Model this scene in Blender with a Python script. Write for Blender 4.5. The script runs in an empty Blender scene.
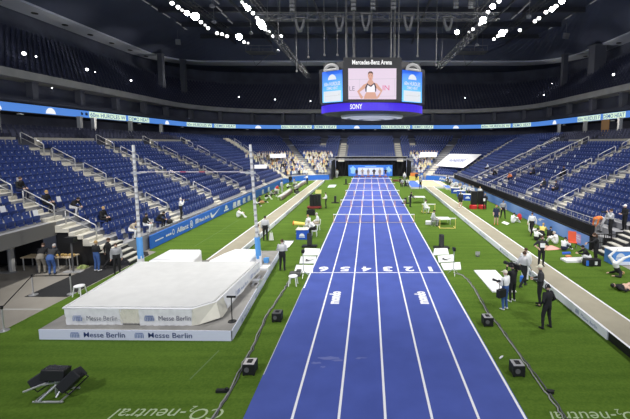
import bpy, bmesh, math, random
from mathutils import Vector, Matrix, Quaternion
random.seed(7)
PI = math.pi
C = bpy.context.scene.collection
SC = bpy.context.scene
V = Vector

# ------------------------------------------------------------------ camera
FPX, PIT, PPX, PPY = 375.87, 0.1012, 369.13, 180.71
EYE = V((-0.4251, 0.0, 7.2082))
cam = bpy.data.cameras.new('camera'); cam_o = bpy.data.objects.new('camera', cam); C.objects.link(cam_o)
cam_o.location = EYE; cam_o.rotation_euler = (PI/2-PIT, 0, 0)
cam.sensor_width = 36.0; cam.lens = FPX/630*36.0
cam.shift_x = -(PPX-315)/630; cam.shift_y = (PPY-209.5)/630
cam.clip_start = 0.1; cam.clip_end = 400
SC.camera = cam_o
FW = V((0, math.cos(PIT), -math.sin(PIT))); UP = V((0, math.sin(PIT), math.cos(PIT)))
def ray(px, py): return FW + V((1,0,0))*((px-PPX)/FPX) + UP*((PPY-py)/FPX)
def G(px, py, z=0.0):
    d = ray(px, py); return EYE + d*((z-EYE.z)/d.z)
def AY(px, py, y):
    d = ray(px, py); return EYE + d*(y/d.y)
def AX(px, py, x):
    d = ray(px, py); return EYE + d*((x-EYE.x)/d.x)
def project(p):
    d = V(p)-EYE; z = d.dot(FW)
    if z < 0.1: return None
    return (PPX+FPX*d.x/z, PPY-FPX*d.dot(UP)/z, z)

# ------------------------------------------------------------------ materials
MATS = {}
def mat(name, col, rough=0.6, metal=0.0, noise=0.0, nscale=8.0, emit=0.0, col2=None, spec=0.4, bump=0.0):
    if name in MATS: return MATS[name]
    m = bpy.data.materials.new(name); m.use_nodes = True
    nt = m.node_tree; b = nt.nodes['Principled BSDF']
    c = (*col, 1)
    b.inputs['Base Color'].default_value = c
    b.inputs['Roughness'].default_value = rough
    b.inputs['Metallic'].default_value = metal
    b.inputs['Specular IOR Level'].default_value = spec
    if emit:
        b.inputs['Emission Color'].default_value = c
        b.inputs['Emission Strength'].default_value = emit
    if noise or col2 or bump:
        tc = nt.nodes.new('ShaderNodeTexCoord'); n = nt.nodes.new('ShaderNodeTexNoise')
        n.inputs['Scale'].default_value = nscale; n.inputs['Detail'].default_value = 6
        nt.links.new(tc.outputs['Object'], n.inputs['Vector'])
        if noise or col2:
            r = nt.nodes.new('ShaderNodeValToRGB')
            r.color_ramp.elements[0].position = 0.32; r.color_ramp.elements[1].position = 0.68
            lo = col2 if col2 else tuple(x*(1-noise) for x in col)
            hi = col if col2 else tuple(min(1, x*(1+noise)) for x in col)
            r.color_ramp.elements[0].color = (*lo, 1); r.color_ramp.elements[1].color = (*hi, 1)
            nt.links.new(n.outputs['Fac'], r.inputs['Fac']); nt.links.new(r.outputs['Color'], b.inputs['Base Color'])
            if emit: nt.links.new(r.outputs['Color'], b.inputs['Emission Color'])
        if bump:
            bp = nt.nodes.new('ShaderNodeBump'); bp.inputs['Strength'].default_value = bump
            nt.links.new(n.outputs['Fac'], bp.inputs['Height']); nt.links.new(bp.outputs['Normal'], b.inputs['Normal'])
    MATS[name] = m
    return m

M_white = mat('white_paint', (.8,.8,.8), .5)
M_sheet = mat('white_cover', (.80,.80,.78), .55, noise=.05, nscale=2.5, bump=.25)
M_cover_cream = mat('cream_cover', (.74,.71,.58), .6, noise=.06, nscale=3)
M_mattop = mat('mat_top_mesh', (.62,.62,.60), .8, noise=.04, nscale=2)
M_black = mat('black_plastic', (.012,.012,.013), .5)
M_drape = mat('black_drape', (.010,.010,.012), .9, noise=.3, nscale=1)
M_dark = mat('dark_paint', (.035,.036,.042), .8)
M_night = mat('hazed_ceiling', (.105,.118,.175), .9, noise=.12, nscale=.15)  # lifted bluish tone puts the haze under the roof into the colour
M_soffit = mat('soffit_panel', (.78,.80,.86), .85)
M_wall = mat('dark_wall', (.13,.138,.18), .9, noise=.2, nscale=.3)  # albedo raised in place of haze in front of the upper walls
M_fascia = mat('grey_fascia', (.46,.45,.42), .7, noise=.1, nscale=.6)
M_tier = mat('upper_tier_slab', (.12,.127,.16), .9)
M_seatdark = mat('dark_seat', (.085,.09,.135), .95, spec=.05)  # seat tone lifted to stand in for haze in the dim tiers
M_steel = mat('galvanised_steel', (.55,.55,.54), .4, .6)
M_alu = mat('aluminium', (.62,.62,.62), .35, .7)
M_truss = mat('truss_metal', (.15,.15,.15), .5, .5)
M_grey = mat('grey_paint', (.35,.35,.35), .6)
M_greydk = mat('dark_grey', (.10,.10,.10), .6)
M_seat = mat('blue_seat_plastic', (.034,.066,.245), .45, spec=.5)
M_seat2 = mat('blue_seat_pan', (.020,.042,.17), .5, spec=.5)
M_deck = mat('stand_concrete', (.34,.34,.35), .85, noise=.1, nscale=1.5)
M_riser = mat('stand_riser', (.27,.275,.29), .85)
M_tread = mat('stair_tread', (.62,.59,.50), .8, noise=.1, nscale=2)
M_conc = mat('concrete_floor', (.30,.275,.235), .45, noise=.14, nscale=.35)
M_blue = mat('blue_board', (.035,.16,.62), .45)
M_blue2 = mat('blue_box', (.02,.09,.50), .5)
M_wood = mat('pale_wood', (.62,.50,.32), .6, noise=.1, nscale=5)
M_orange = mat('orange_plastic', (.80,.25,.05), .5)
M_yellow = mat('yellow_plastic', (.85,.70,.15), .5)
M_red = mat('red_plastic', (.55,.03,.03), .5)
M_hurdle = mat('hurdle_frame', (.75,.42,.22), .5)
M_navy = mat('navy_print', (.03,.05,.16), .5)
M_paper = mat('white_paper', (.86,.86,.86), .7)
M_pink = mat('pink_mat', (.75,.35,.30), .7)
M_cable = mat('grey_cable', (.30,.30,.28), .7)
M_sand = mat('sand', (.62,.50,.27), .95, noise=.15, nscale=2, bump=.4)
M_matblue = mat('blue_pit_mat', (.07,.16,.58), .6)

def E_(name, col, s):
    m = mat(name, col, .5, emit=s)
    m.node_tree.nodes['Principled BSDF'].inputs['Base Color'].default_value = (col[0]*.06, col[1]*.06, col[2]*.06, 1)
    return m
# ------------------------------------------------------------------ mesh builder
class MB:
    def __init__(s): s.v=[]; s.f=[]; s.m=[]
    def add(s, vs, fs, mi=0):
        o=len(s.v); s.v+= [tuple(v) for v in vs]; s.f+=[tuple(o+i for i in f) for f in fs]; s.m+=[mi]*len(fs); return s
    def box(s, c, d, rz=0.0, mi=0, rx=0.0, R=None):
        x,y,z=[k/2 for k in d]
        pts=[V(p) for p in ((-x,-y,-z),(x,-y,-z),(x,y,-z),(-x,y,-z),(-x,-y,z),(x,-y,z),(x,y,z),(-x,y,z))]
        Rm = R if R is not None else (Matrix.Rotation(rz,3,'Z')@Matrix.Rotation(rx,3,'X'))
        pts=[Rm@p+V(c) for p in pts]
        return s.add(pts,[(0,3,2,1),(4,5,6,7),(0,1,5,4),(1,2,6,5),(2,3,7,6),(3,0,4,7)],mi)
    def bb(s, x0,x1,y0,y1,z0,z1,mi=0): return s.box(((x0+x1)/2,(y0+y1)/2,(z0+z1)/2),(x1-x0,y1-y0,z1-z0),0,mi)
    def prism(s, poly, z0, z1, mi=0, top=None):
        n=len(poly); lo=[(p[0],p[1],z0) for p in poly]; q=top or poly; hi=[(p[0],p[1],z1) for p in q]
        return s.add(lo+hi,[tuple(range(n-1,-1,-1)),tuple(range(n,2*n))]+[(i,(i+1)%n,n+(i+1)%n,n+i) for i in range(n)],mi)
    def tube(s, pts, r, n=8, mi=0, cap=True):
        pts=[V(p) for p in pts]; rs = r if isinstance(r,(list,tuple)) else [r]*len(pts)
        ring=[]; ref=None
        for i,p in enumerate(pts):
            a=pts[max(0,i-1)]; b=pts[min(len(pts)-1,i+1)]; t=(b-a).normalized()
            if ref is None: ref = V((0,0,1)) if abs(t.z)<.9 else V((1,0,0))
            u=(ref-t*ref.dot(t)).normalized(); w=t.cross(u); ref=u
            ring.append([p+(u*math.cos(k*2*PI/n)+w*math.sin(k*2*PI/n))*rs[i] for k in range(n)])
        vs=[q for rr in ring for q in rr]; fs=[]
        for i in range(len(pts)-1):
            for k in range(n): fs.append((i*n+k,i*n+(k+1)%n,(i+1)*n+(k+1)%n,(i+1)*n+k))
        if cap: fs+= [tuple(range(n-1,-1,-1)), tuple((len(pts)-1)*n+k for k in range(n))]
        return s.add(vs,fs,mi)
    def ball(s, c, r, n=10, m=6, mi=0, R=None):
        rx,ry,rz = r if isinstance(r,(list,tuple)) else (r,r,r)
        vs=[]; fs=[]
        for j in range(1,m):
            th=PI*j/m
            for k in range(n):
                ph=2*PI*k/n; p=V((rx*math.sin(th)*math.cos(ph),ry*math.sin(th)*math.sin(ph),rz*math.cos(th)))
                vs.append((R@p if R is not None else p)+V(c))
        t=V((0,0,rz)); b=V((0,0,-rz))
        vs+= [(R@t if R is not None else t)+V(c),(R@b if R is not None else b)+V(c)]; N=len(vs)
        for j in range(m-2):
            for k in range(n): fs.append((j*n+k,(j+1)*n+k,(j+1)*n+(k+1)%n,j*n+(k+1)%n))
        for k in range(n):
            fs.append((N-2,k,(k+1)%n)); fs.append((N-1,(m-2)*n+(k+1)%n,(m-2)*n+k))
        return s.add(vs,fs,mi)
    def lathe(s, prof, c=(0,0,0), n=16, mi=0):
        vs=[];fs=[]
        for (r,z) in prof:
            for k in range(n): vs.append((c[0]+r*math.cos(2*PI*k/n),c[1]+r*math.sin(2*PI*k/n),c[2]+z))
        L=len(prof)
        for i in range(L-1):
            for k in range(n): fs.append((i*n+k,i*n+(k+1)%n,(i+1)*n+(k+1)%n,(i+1)*n+k))
        fs+= [tuple(range(n-1,-1,-1)), tuple((L-1)*n+k for k in range(n))]
        return s.add(vs,fs,mi)
    def mesh(s, name, mats, smooth=False):
        me=bpy.data.meshes.new(name); me.from_pydata(s.v,[],s.f)
        for m in (mats if isinstance(mats,(list,tuple)) else [mats]): me.materials.append(m)
        if s.m: me.polygons.foreach_set('material_index', s.m)
        if smooth: me.polygons.foreach_set('use_smooth',[True]*len(s.f))
        me.update(); return me
    def build(s, name, mats, parent=None, smooth=False, bevel=0):
        o=bpy.data.objects.new(name, s.mesh(name,mats,smooth)); C.objects.link(o)
        if parent is not None: o.parent=parent
        if bevel:
            b=o.modifiers.new('bevel','BEVEL'); b.width=bevel; b.segments=2; b.limit_method='ANGLE'
        return o
def link_mesh(name, me, parent=None):
    o=bpy.data.objects.new(name, me); C.objects.link(o)
    if parent is not None: o.parent=parent
    return o
LABELS={}
def tag(o, label, cat, group=None):
    o['label']=label; o['category']=cat
    if group: o['group']=group
    LABELS.setdefault(label,[]).append(o.name)
    return o
def struct(o): o['kind']='structure'; return o
def thing(name, label, cat, loc=(0,0,0), rz=0.0, group=None):
    o=bpy.data.objects.new(name,None); C.objects.link(o); o.empty_display_size=.2
    o.location=loc; o.rotation_euler=(0,0,rz); tag(o,label,cat,group); return o
def copy_tree(o, parent=None):
    c=o.copy(); C.objects.link(c)
    if parent is not None: c.parent=parent
    for ch in list(o.children): copy_tree(ch,c)
    return c
ORD='first second third fourth fifth sixth seventh eighth ninth tenth eleventh twelfth thirteenth fourteenth fifteenth sixteenth seventeenth eighteenth nineteenth twentieth'.split()

# text as mesh: x along the line, y up, centred or left aligned
TXT={}
def text_mb(s, size=1.0, bold=0.0, align='LEFT', shear=0.0, depth=0.0, fit=None):
    """(verts, faces) of the text laid out in its own plane."""
    cu=bpy.data.curves.new('lettering','FONT'); cu.body=s; cu.size=size; cu.offset=bold*size; cu.align_x=align; cu.shear=shear
    cu.resolution_u=3; cu.extrude=depth
    o=bpy.data.objects.new('lettering',cu); C.objects.link(o)
    bpy.context.view_layer.update()
    dg=bpy.context.evaluated_depsgraph_get(); me=bpy.data.meshes.new_from_object(o.evaluated_get(dg))
    vs=[tuple(v.co) for v in me.vertices]; fs=[tuple(p.vertices) for p in me.polygons]
    bpy.data.objects.remove(o); bpy.data.curves.remove(cu); bpy.data.meshes.remove(me)
    if fit and vs:
        w=max(v[0] for v in vs)-min(v[0] for v in vs); x0=min(v[0] for v in vs); k=fit/w
        if align=='CENTER': vs=[(v[0]*k,v[1],v[2]) for v in vs]
        else: vs=[((v[0]-x0)*k,v[1],v[2]) for v in vs]
    return vs,fs
def put(mb, vf, M, mi=0):
    vs,fs=vf; return mb.add([M@V(v) for v in vs], fs, mi)
def frame(o, x, y):
    """matrix that puts the text plane at o with text direction x and text up y."""
    x=V(x).normalized(); y=V(y).normalized(); z=x.cross(y)
    return Matrix(((x.x,y.x,z.x,o[0]),(x.y,y.y,z.y,o[1]),(x.z,y.z,z.z,o[2]),(0,0,0,1)))
def flat_poly(pts):  # polygon in text plane
    return ([(p[0],p[1],0) for p in pts],[tuple(range(len(pts)))])
def bars_icon(h):    # building-like emblem of upright bars under a lintel
    vs=[];fs=[]
    def r(x0,x1,y0,y1):
        o=len(vs); vs.extend([(x0,y0,0),(x1,y0,0),(x1,y1,0),(x0,y1,0)]); fs.append((o,o+1,o+2,o+3))
    for k in range(6): r(h*(.28*k),h*(.28*k+.16),0,h*.62)
    r(0,h*1.56,h*.68,h*.78); r(h*.12,h*1.44,h*.84,h*.96)
    return vs,fs
def dome_icon(h):
    n=14; pts=[(h*math.cos(PI*k/n),h*math.sin(PI*k/n)) for k in range(n+1)]
    return flat_poly(pts)
def swoosh(w):
    pts=[(0,.42),(.05,.20),(.17,.09),(.32,.12),(1.0,.50),(.40,.28),(.25,.25),(.15,.32),(.13,.46),(.16,.62)]
    pts=[(0,.40),(.03,.18),(.14,.06),(.28,.08),(1,.48),(.34,.24),(.2,.26),(.14,.36),(.15,.50)]
    return flat_poly([(x*w,y*w) for x,y in pts])
# ================================================================== setting: floor, track, stands, roof
# ---- plan curves: a U-shaped rounded rectangle open towards the camera
def plan(XL, XR, YF, R, y0=-6.0, ns=10, step=2.0):
    pts=[]
    def seg(a,b):
        n=max(1,int((V(b)-V(a)).length/step))
        for i in range(n): pts.append(V(a).lerp(V(b),i/n))
    seg((XL,y0,0),(XL,YF-R,0))
    for k in range(ns): t=PI-PI/2*k/ns; pts.append(V((XL+R+R*math.cos(t),YF-R+R*math.sin(t),0)))
    seg((XL+R,YF,0),(XR-R,YF,0))
    for k in range(ns): t=PI/2-PI/2*k/ns; pts.append(V((XR-R+R*math.cos(t),YF-R+R*math.sin(t),0)))
    seg((XR,YF-R,0),(XR,y0,0)); pts.append(V((XR,y0,0)))
    return pts
def strip(mb, A, zA, B, zB, mi=0):
    n=len(A); mb.add([(p.x,p.y,zA) for p in A]+[(p.x,p.y,zB) for p in B],[(i,i+1,n+i+1,n+i) for i in range(n-1)],mi)
def lerp(a,b,t): return a+(b-a)*t
def off(P, d): return (P[0]-d,P[1]+d,P[2]+d,P[3]+d)

# ---- floor
M_turf = bpy.data.materials.new('artificial_turf'); M_turf.use_nodes=True
nt=M_turf.node_tree; bs=nt.nodes['Principled BSDF']; bs.inputs['Roughness'].default_value=.9; bs.inputs['Specular IOR Level'].default_value=.15
tc=nt.nodes.new('ShaderNodeTexCoord')
n1=nt.nodes.new('ShaderNodeTexNoise'); n1.inputs['Scale'].default_value=.7; n1.inputs['Detail'].default_value=8
n2=nt.nodes.new('ShaderNodeTexNoise'); n2.inputs['Scale'].default_value=14; n2.inputs['Detail'].default_value=4
mp=nt.nodes.new('ShaderNodeMapping'); mp.inputs['Scale'].default_value=(.25,3.2,1)
nt.links.new(tc.outputs['Object'],mp.inputs['Vector']); nt.links.new(mp.outputs['Vector'],n1.inputs['Vector']); nt.links.new(tc.outputs['Object'],n2.inputs['Vector'])
ad=nt.nodes.new('ShaderNodeMath'); ad.operation='ADD'; nt.links.new(n1.outputs['Fac'],ad.inputs[0]); nt.links.new(n2.outputs['Fac'],ad.inputs[1])
rp=nt.nodes.new('ShaderNodeValToRGB'); rp.color_ramp.elements[0].position=.38; rp.color_ramp.elements[1].position=.66
rp.color_ramp.elements[0].color=(.058,.114,.011,1); rp.color_ramp.elements[1].color=(.100,.174,.020,1)
hf=nt.nodes.new('ShaderNodeMath'); hf.operation='MULTIPLY'; hf.inputs[1].default_value=.5
nt.links.new(ad.outputs[0],hf.inputs[0]); nt.links.new(hf.outputs[0],rp.inputs['Fac']); nt.links.new(rp.outputs['Color'],bs.inputs['Base Color'])

M_track = mat('blue_track', (.066,.100,.375), .55, noise=.10, nscale=.9, col2=(.054,.083,.315), spec=.3)
M_line = mat('line_paint', (.82,.82,.84), .6)
M_scuff = mat('chalk_scuff', (.14,.17,.42), .8)
M_beige = mat('runway_surface', (.34,.31,.23), .75, noise=.07, nscale=1.2)
M_mark = mat('turf_paint', (.38,.47,.27), .8)
M_carpet = mat('black_carpet', (.022,.022,.023), .9)

b=MB(); b.bb(-60,60,-8,112,-.3,0); struct(b.build('floor',M_conc))
LB=(-15.2,14.4,73.0,7.0)     # inner edge of the lower stands
turf=[(-14.5,4),(-14.5,24.3),(-15.2,24.6)]+[(p.x,p.y) for p in plan(*LB,y0=24.8) if p.y<70.5 and p.x<0]+[(-7.6,72.6),(-7.6,80),(7.6,80),(7.6,72.6)]+[(p.x,p.y) for p in plan(*LB,y0=4) if p.y<70.5 and p.x>0]
b=MB(); b.prism(turf,0,.02); o=struct(b.build('floor_turf',M_turf)); o['label']='green artificial turf covering the arena floor'
b=MB(); b.prism([(-16.6,17.0),(-14.6,17.0),(-14.6,23.6),(-15.1,24.3),(-16.6,24.3)],0,.014); struct(b.build('floor_carpet',M_carpet))
b=MB(); b.prism([(-24,15.62),(-14.6,15.62),(-14.6,15.74),(-24,15.74)],0,.006); struct(b.build('trim_floor_joint',mat('joint',(.42,.41,.38),.6)))
b=MB(); b.bb(-3.72,3.72,2,79.6,.02,.032); struct(b.build('floor_track',M_track))
# painted lines and numbers on the track
b=MB(); zt=.036
def rect(x0,x1,y0,y1,mi=0,z=zt): b.add([(x0,y0,z),(x1,y0,z),(x1,y1,z),(x0,y1,z)],[(0,1,2,3)],mi)
YFIN=20.21
for k in range(7):
    x=-3.66+1.22*k
    rect(x-.035,x+.035, (18.0 if k==0 else 2), 79.2)
rect(-3.72,-3.69,11.0,18.0,2)
rect(-3.66,3.66,YFIN-.03,YFIN+.04)
rect(-3.66,3.66,78.6,78.66)
for k in range(6):
    put(b, text_mb('123456'[k],1.05,.03,'CENTER',fit=(.20 if k==0 else .55)), frame((3.66-1.22*(k+.5)+.02,21.18,zt),(-1,0,0),(0,-1,0)))
for px in (334.0,424.3):
    p=G(px,304.6); 
    put(b, text_mb('mondo',.66,.06,fit=1.42), frame((p.x-.30,p.y+.02,zt),(0,1,0),(-1,0,0)) if False else frame((p.x+.18,p.y,zt),(0,1,0),(-1,0,0)))
rnd=random.Random(3)
for (px,py,w,h) in [(330,359,.42,.10),(338,361.5,.22,.06),(323,368,.09,.05),(362,358.8,.22,.035),(358,359.5,.1,.04),(316,364,.2,.07)]:
    p=G(px,py); n=12; pts=[(p.x+w*math.cos(2*PI*i/n)*rnd.uniform(.6,1.1), p.y+h*math.sin(2*PI*i/n)*rnd.uniform(.5,1.2)) for i in range(n)]
    b.add([(x,y,zt) for x,y in pts],[tuple(range(n))],1)
o=struct(b.build('floor_track_marking',[M_line,M_scuff,mat('pale_edge',(.45,.47,.50),.7)]))
# turf lettering, read from the far side
b=MB()
def turf_text(px0,px1,py):
    a=G(px0,py); e=G(px1,py); w=e.x-a.x; k=w/5.15
    put(b,text_mb('CO',1.0*k,.0,shear=.2),frame((e.x,a.y,.024),(-1,0,0),(0,-1,0)))
    put(b,text_mb('2',.55*k,.0,shear=.2),frame((e.x-1.42*k,a.y+.18*k,.024),(-1,0,0),(0,-1,0)))
    put(b,text_mb('-neutral',1.0*k,.0,shear=.2,fit=3.3*k),frame((e.x-1.82*k,a.y,.024),(-1,0,0),(0,-1,0)))
turf_text(116,228,409.5); turf_text(546,650,412.5)
struct(b.build('floor_turf_marking',M_mark))
b=MB()
for (p,q) in [((190,380),(219,351)),]:
    a=G(*p);c=G(*q); d=(c-a).normalized()*.0+V((.02,0,0)); b.add([a-d+V((0,0,.022)),a+d+V((0,0,.022)),c+d+V((0,0,.022)),c-d+V((0,0,.022))],[(0,1,2,3)])
a=AX(176,237,-12.3)
b.bb(-12.6,-12.57,25.5,44,.021,.024)
struct(b.build('floor_turf_line',mat('faint_line',(.11,.18,.06),.8)))

# ---- lower stands: 16 stepped rows
NR=15; NT=16
def rowplan(t): return (-15.5-12.8*t, 14.9+12.8*t, 73.3+15.5*t, 7.0+8*t)
ROWZ=lambda i: 1.0+.4*i
def row_y0(i): return (21.5 if i<4 else 11.0),(24.1 if i<3 else 16.0)
def clip(pts, yl, yr):
    out=[]
    for p in pts:
        y=yl if p.x<0 else yr
        out.append(V((p.x,max(p.y,y),0)))
    return out
deck=MB()
GAPX=7.95   # the rows under the black drape at the far end are left out
for i in range(NR):
    A=plan(*rowplan(i/NT),y0=5,step=1e9); B=plan(*rowplan((i+1)/NT),y0=5,step=1e9)
    def fine(Q_):
        out=[]
        for a_,c_ in zip(Q_,Q_[1:]):
            for j in range(24): out.append(a_.lerp(c_,j/24))
        return out+[Q_[-1]]
    A=fine(A); B=fine(B); yl,yr=row_y0(i); A=clip(A,yl,yr); B2=clip(B,yl,yr)
    z=ROWZ(i); n=len(A)
    for k in range(n-1):
        if A[k].y>60 and i<7 and min(abs(A[k].x),abs(A[k+1].x))<GAPX-.1: continue
        q=[A[k],A[k+1],B2[k+1],B2[k]]
        deck.add([(p.x,p.y,z) for p in q],[(0,1,2,3)],0)
        deck.add([(A[k].x,A[k].y,z-.4 if i else 0),(A[k+1].x,A[k+1].y,z-.4 if i else 0),(A[k+1].x,A[k+1].y,z),(A[k].x,A[k].y,z)],[(0,3,2,1)],1)
        # closed underside so that the stand is a solid
    for side in (0,-1):
        a=A[side]; c=B2[side]; zb = 0 if (i<4 and side==0) or (i<3 and side==-1) else (z-.75)
        deck.add([(a.x,a.y,zb),(c.x,c.y,zb),(c.x,c.y,z),(a.x,a.y,z)],[(0,1,2,3)],2)
# fascia where the upper rows bridge the tunnel (left) and the exit (right)
pl=rowplan(4/NT); deck.bb(pl[0]-.02,pl[0]+.06,11,21.5,ROWZ(4)-.75,ROWZ(4)+.02,3)
pl=rowplan(4/NT); deck.add([(pl[0],11,ROWZ(4)-.76),(pl[0],21.5,ROWZ(4)-.76),(-29,21.5,5.4),(-29,11,5.4)],[(0,1,2,3)],2)
o=struct(deck.build('floor_stand_terrace',[M_deck,M_riser,M_black,mat('tunnel_fascia',(.17,.165,.15),.8)]))
# dark void wall behind the tunnel
b=MB(); b.bb(-24.6,-24.4,8,21.5,0,3.2); b.bb(-24.4,-19.6,21.55,21.65,0,2.2); struct(b.build('wall_tunnel',mat('tunnel_wall',(.02,.02,.022),.9)))

# ---- aisles
AIS=[]   # name, inner point, outer point, first row, last row, half-width
def xl(t): return rowplan(t)[0]
for y in (22.0,30.0,38.3,46.2,55.4): AIS.append((V((-15.5,y,0)),V((-28.3,y,0)),0,NR,.6))
AIS.append((V((-15.0,66.6,0)),V((-27.0,74.0,0)),0,NR,.5))
AIS.append((V((-11.3,72.4,0)),V((-20.2,88.8,0)),0,NR,.6))
AIS.append((V((-6.3,73.3,0)),V((-6.3,88.8,0)),6,NR,.62))
AIS.append((V((6.1,73.3,0)),V((6.1,88.8,0)),6,NR,.62))
AIS.append((V((10.9,72.4,0)),V((20.2,88.8,0)),0,NR,.6))
AIS.append((V((14.8,68.0,0)),V((27.6,75.0,0)),0,NR,.5))
for y in (56.5,48.0,39.0,32.6,24.2): AIS.append((V((14.9,y,0)),V((27.7,y,0)),(0 if y>25 else 3),NR,.6))
AIS.append((V((-11.0,73.3,0)),V((-11.0,88.8,0)),13,15,.6)); AIS.append((V((9.6,73.3,0)),V((9.6,88.8,0)),13,15,.6))
def aisle_hit(p, i):
    for (a,c,r0,r1,hw) in AIS:
        if not r0<=i<r1: continue
        d=c-a; t=(p-a).dot(d)/d.length_squared
        if -.1<t<1.1 and (p-a-d*t).length<hw+.26: return True
    return False
for n,(a,c,r0,r1,hw) in enumerate(AIS):
    m=MB(); d=(c-a); L=d.length; ang=math.atan2(d.y,d.x); ds=L/NT
    for i in range(r0,r1):
        p=a+d*((i+.5)/NT); z=ROWZ(i)
        m.box((p.x,p.y,z-.085),(ds*.98,hw*2,.215),ang)
        p2=a+d*((i+.76)/NT)
        m.box((p2.x,p2.y,z+.11),(ds*.44,hw*2,.19),ang)
    if 5<=n<=10 or n>=16:
        e=a+d*(r1/NT); t_=d.normalized()
        for k in range(6):
            q=e+t_*(.55*k+.27); m.box((q.x,q.y,7.0+.2*k-.1),(.56,hw*2,.34),ang)
    struct(m.build('floor_aisle_steps',M_tread))
# stairs from the floor at both near corners
def steps(name,x0,dx,y0,y1,n,zt,lab):
    m=MB()
    for k in range(n):
        z=zt*(k+1)/n; x=x0+dx*k
        m.bb(min(x,x+dx),max(x,x+dx),y0,y1,z-.06,z,0); m.bb(min(x,x+dx*.2),max(x,x+dx*.2),y0,y1,z-zt/n,z-.06,1)
    for yy in (y0,y1):
        xa,xb=x0,x0+dx*n; m.add([(xa,yy,0),(xb,yy,0),(xb,yy,zt),(xa,yy,zt/n)],[(0,1,2,3)],1)
    o=m.build(name,[mat('step_edge',(.55,.53,.47),.7),M_dark]); return tag(o,lab,'steps')
steps('portable_steps',-14.55,-.3,21.55,22.9,5,1.2,'portable steps with pale treads beside the end of the blue left perimeter board')
steps('portable_steps',14.45,.33,22.75,24.0,6,1.55,'portable steps with white treads behind the black gate on the right')

# ---- individual seats and the mass of seats
def seat_meshes():
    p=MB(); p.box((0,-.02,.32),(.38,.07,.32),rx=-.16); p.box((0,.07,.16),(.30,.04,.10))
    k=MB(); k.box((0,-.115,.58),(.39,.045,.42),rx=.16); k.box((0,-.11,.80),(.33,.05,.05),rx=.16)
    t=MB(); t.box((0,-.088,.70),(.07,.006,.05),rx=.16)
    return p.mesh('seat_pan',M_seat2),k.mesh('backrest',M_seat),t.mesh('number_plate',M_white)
PAN,BACK,PLATE=seat_meshes()
SEATS=[]
def path_points(P, step, y0l, y0r, inset):
    pts=plan(*P,y0=min(y0l,y0r),step=1.0)
    acc=0; out=[]; nxt=step*.5
    for a,c in zip(pts,pts[1:]):
        L=(c-a).length
        if L<1e-6: continue
        t=(c-a)/L; nrm=V((t.y,-t.x,0))    # points inwards
        while nxt<=acc+L:
            p=a+t*(nxt-acc); out.append((p,nrm)); nxt+=step
        acc+=L
    return [(p,n) for p,n in out if p.y>(y0l if p.x<0 else y0r)]
OCC=[]     # spots kept free for people (filled below)
def seat_free(p):
    for q in OCC:
        if (p-q).length<.56: return False
    return True
# people sitting in the stands need their spots first
def stand_pt(px,py,side='L'):
    """where the ray through a pixel meets the slope of a lower stand, snapped to a row; returns (row, point)."""
    d=ray(px,py)
    if side=='L': x0,s=-15.5,-1
    else: x0,s=14.9,1
    # z = 1.4 + .5*s*(x-x0)
    t=(1.45+.5*s*(EYE.x-x0)-EYE.z)/(d.z-.5*s*d.x); p=EYE+d*t
    i=max(0,min(NR-1,int((s*(p.x-x0))/.8)))
    return i,V((x0+s*(.8*(i+.62)),p.y,ROWZ(i)))
STAND_SPOTS={}
for key,px,py,side in [('a',52,205,'L'),('b',74,207,'L'),('c',108,220,'L'),('d',129,228,'L'),('e',142,222,'L'),('g',167,223,'L'),('h',14,186,'L'),
                       ('m',566,172,'R'),('n',537,171,'R'),('o',512,177,'R'),('p',489,167,'R'),('q',543,186,'R'),('r',499,172,'R'),('s',559,187,'R')]:
    i,p=stand_pt(px,py,side); STAND_SPOTS[key]=(i,p); OCC.append(V((p.x,p.y,0)))
STAND_STANDING={}
for key,px,py,side in [('f',186,215,'L'),('t',606,226.2,'R'),('u',592,224.6,'R'),('v',614,223.6,'R')]:
    i,p=stand_pt(px,py,side); p=V((p.x+(.26 if side=='R' else .3),p.y,ROWZ(i)+.01)); STAND_STANDING[key]=(i,p)
    OCC.append(V((p.x,p.y,0))); OCC.append(V((p.x,p.y+.35,0))); OCC.append(V((p.x,p.y-.35,0)))
WHITE_SEATS=[(16,181),(20,192),(62,198),(1,209),(58,230),(148,230)]
for i in range(NR):
    t=(i+.62)/NT; yl,yr=row_y0(i)
    for p,n in path_points(rowplan(t),.52,yl+.3,yr+.3,0):
        if aisle_hit(p,i): continue
        if i<7 and abs(p.x)<GAPX+.8 and p.y>60: continue
        if not seat_free(p): continue
        SEATS.append((i,V((p.x,p.y,ROWZ(i))),math.atan2(-n.x,n.y)))
def vis(s):
    q=project(s[1]+V((0,0,.5)))
    return q is not None and -4<q[0]<634 and 0<q[1]<419
def dist(s): return (s[1]-EYE).length
near=sorted([s for s in SEATS if vis(s)],key=dist)[:300]
nset=set(id(s) for s in near)
proto=None
for s in near:
    side='left' if s[1].x<0 else 'right'
    lab=f'blue folding stadium seat in the {ORD[s[0]]} row up the near end of the {side} stand'
    if proto is None:
        proto=thing('stadium_seat',lab,'seat',s[1],s[2],'nearest blue seats in the lower stands')
        link_mesh('seat_pan',PAN,proto); link_mesh('backrest',BACK,proto); link_mesh('number_plate',PLATE,proto); o=proto
    else:
        o=copy_tree(proto); o.location=s[1]; o.rotation_euler=(0,0,s[2]); o['label']=lab
mass=MB()
pv=[v.co.copy() for v in PAN.vertices][:8]; bv=[v.co.copy() for v in BACK.vertices][:8]; tv=[v.co.copy() for v in PLATE.vertices]
pf=[tuple(p.vertices) for p in PAN.polygons][:6]
def add_seat(pos,rz,dark=False):
    R=Matrix.Rotation(rz,3,'Z')
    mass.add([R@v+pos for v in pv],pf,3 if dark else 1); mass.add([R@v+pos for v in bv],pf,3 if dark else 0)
    if not dark: mass.add([R@v+pos for v in tv],pf[:6],2)
for s in SEATS:
    if id(s) not in nset and (project(s[1]) is None or True): add_seat(s[1],s[2])

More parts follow.
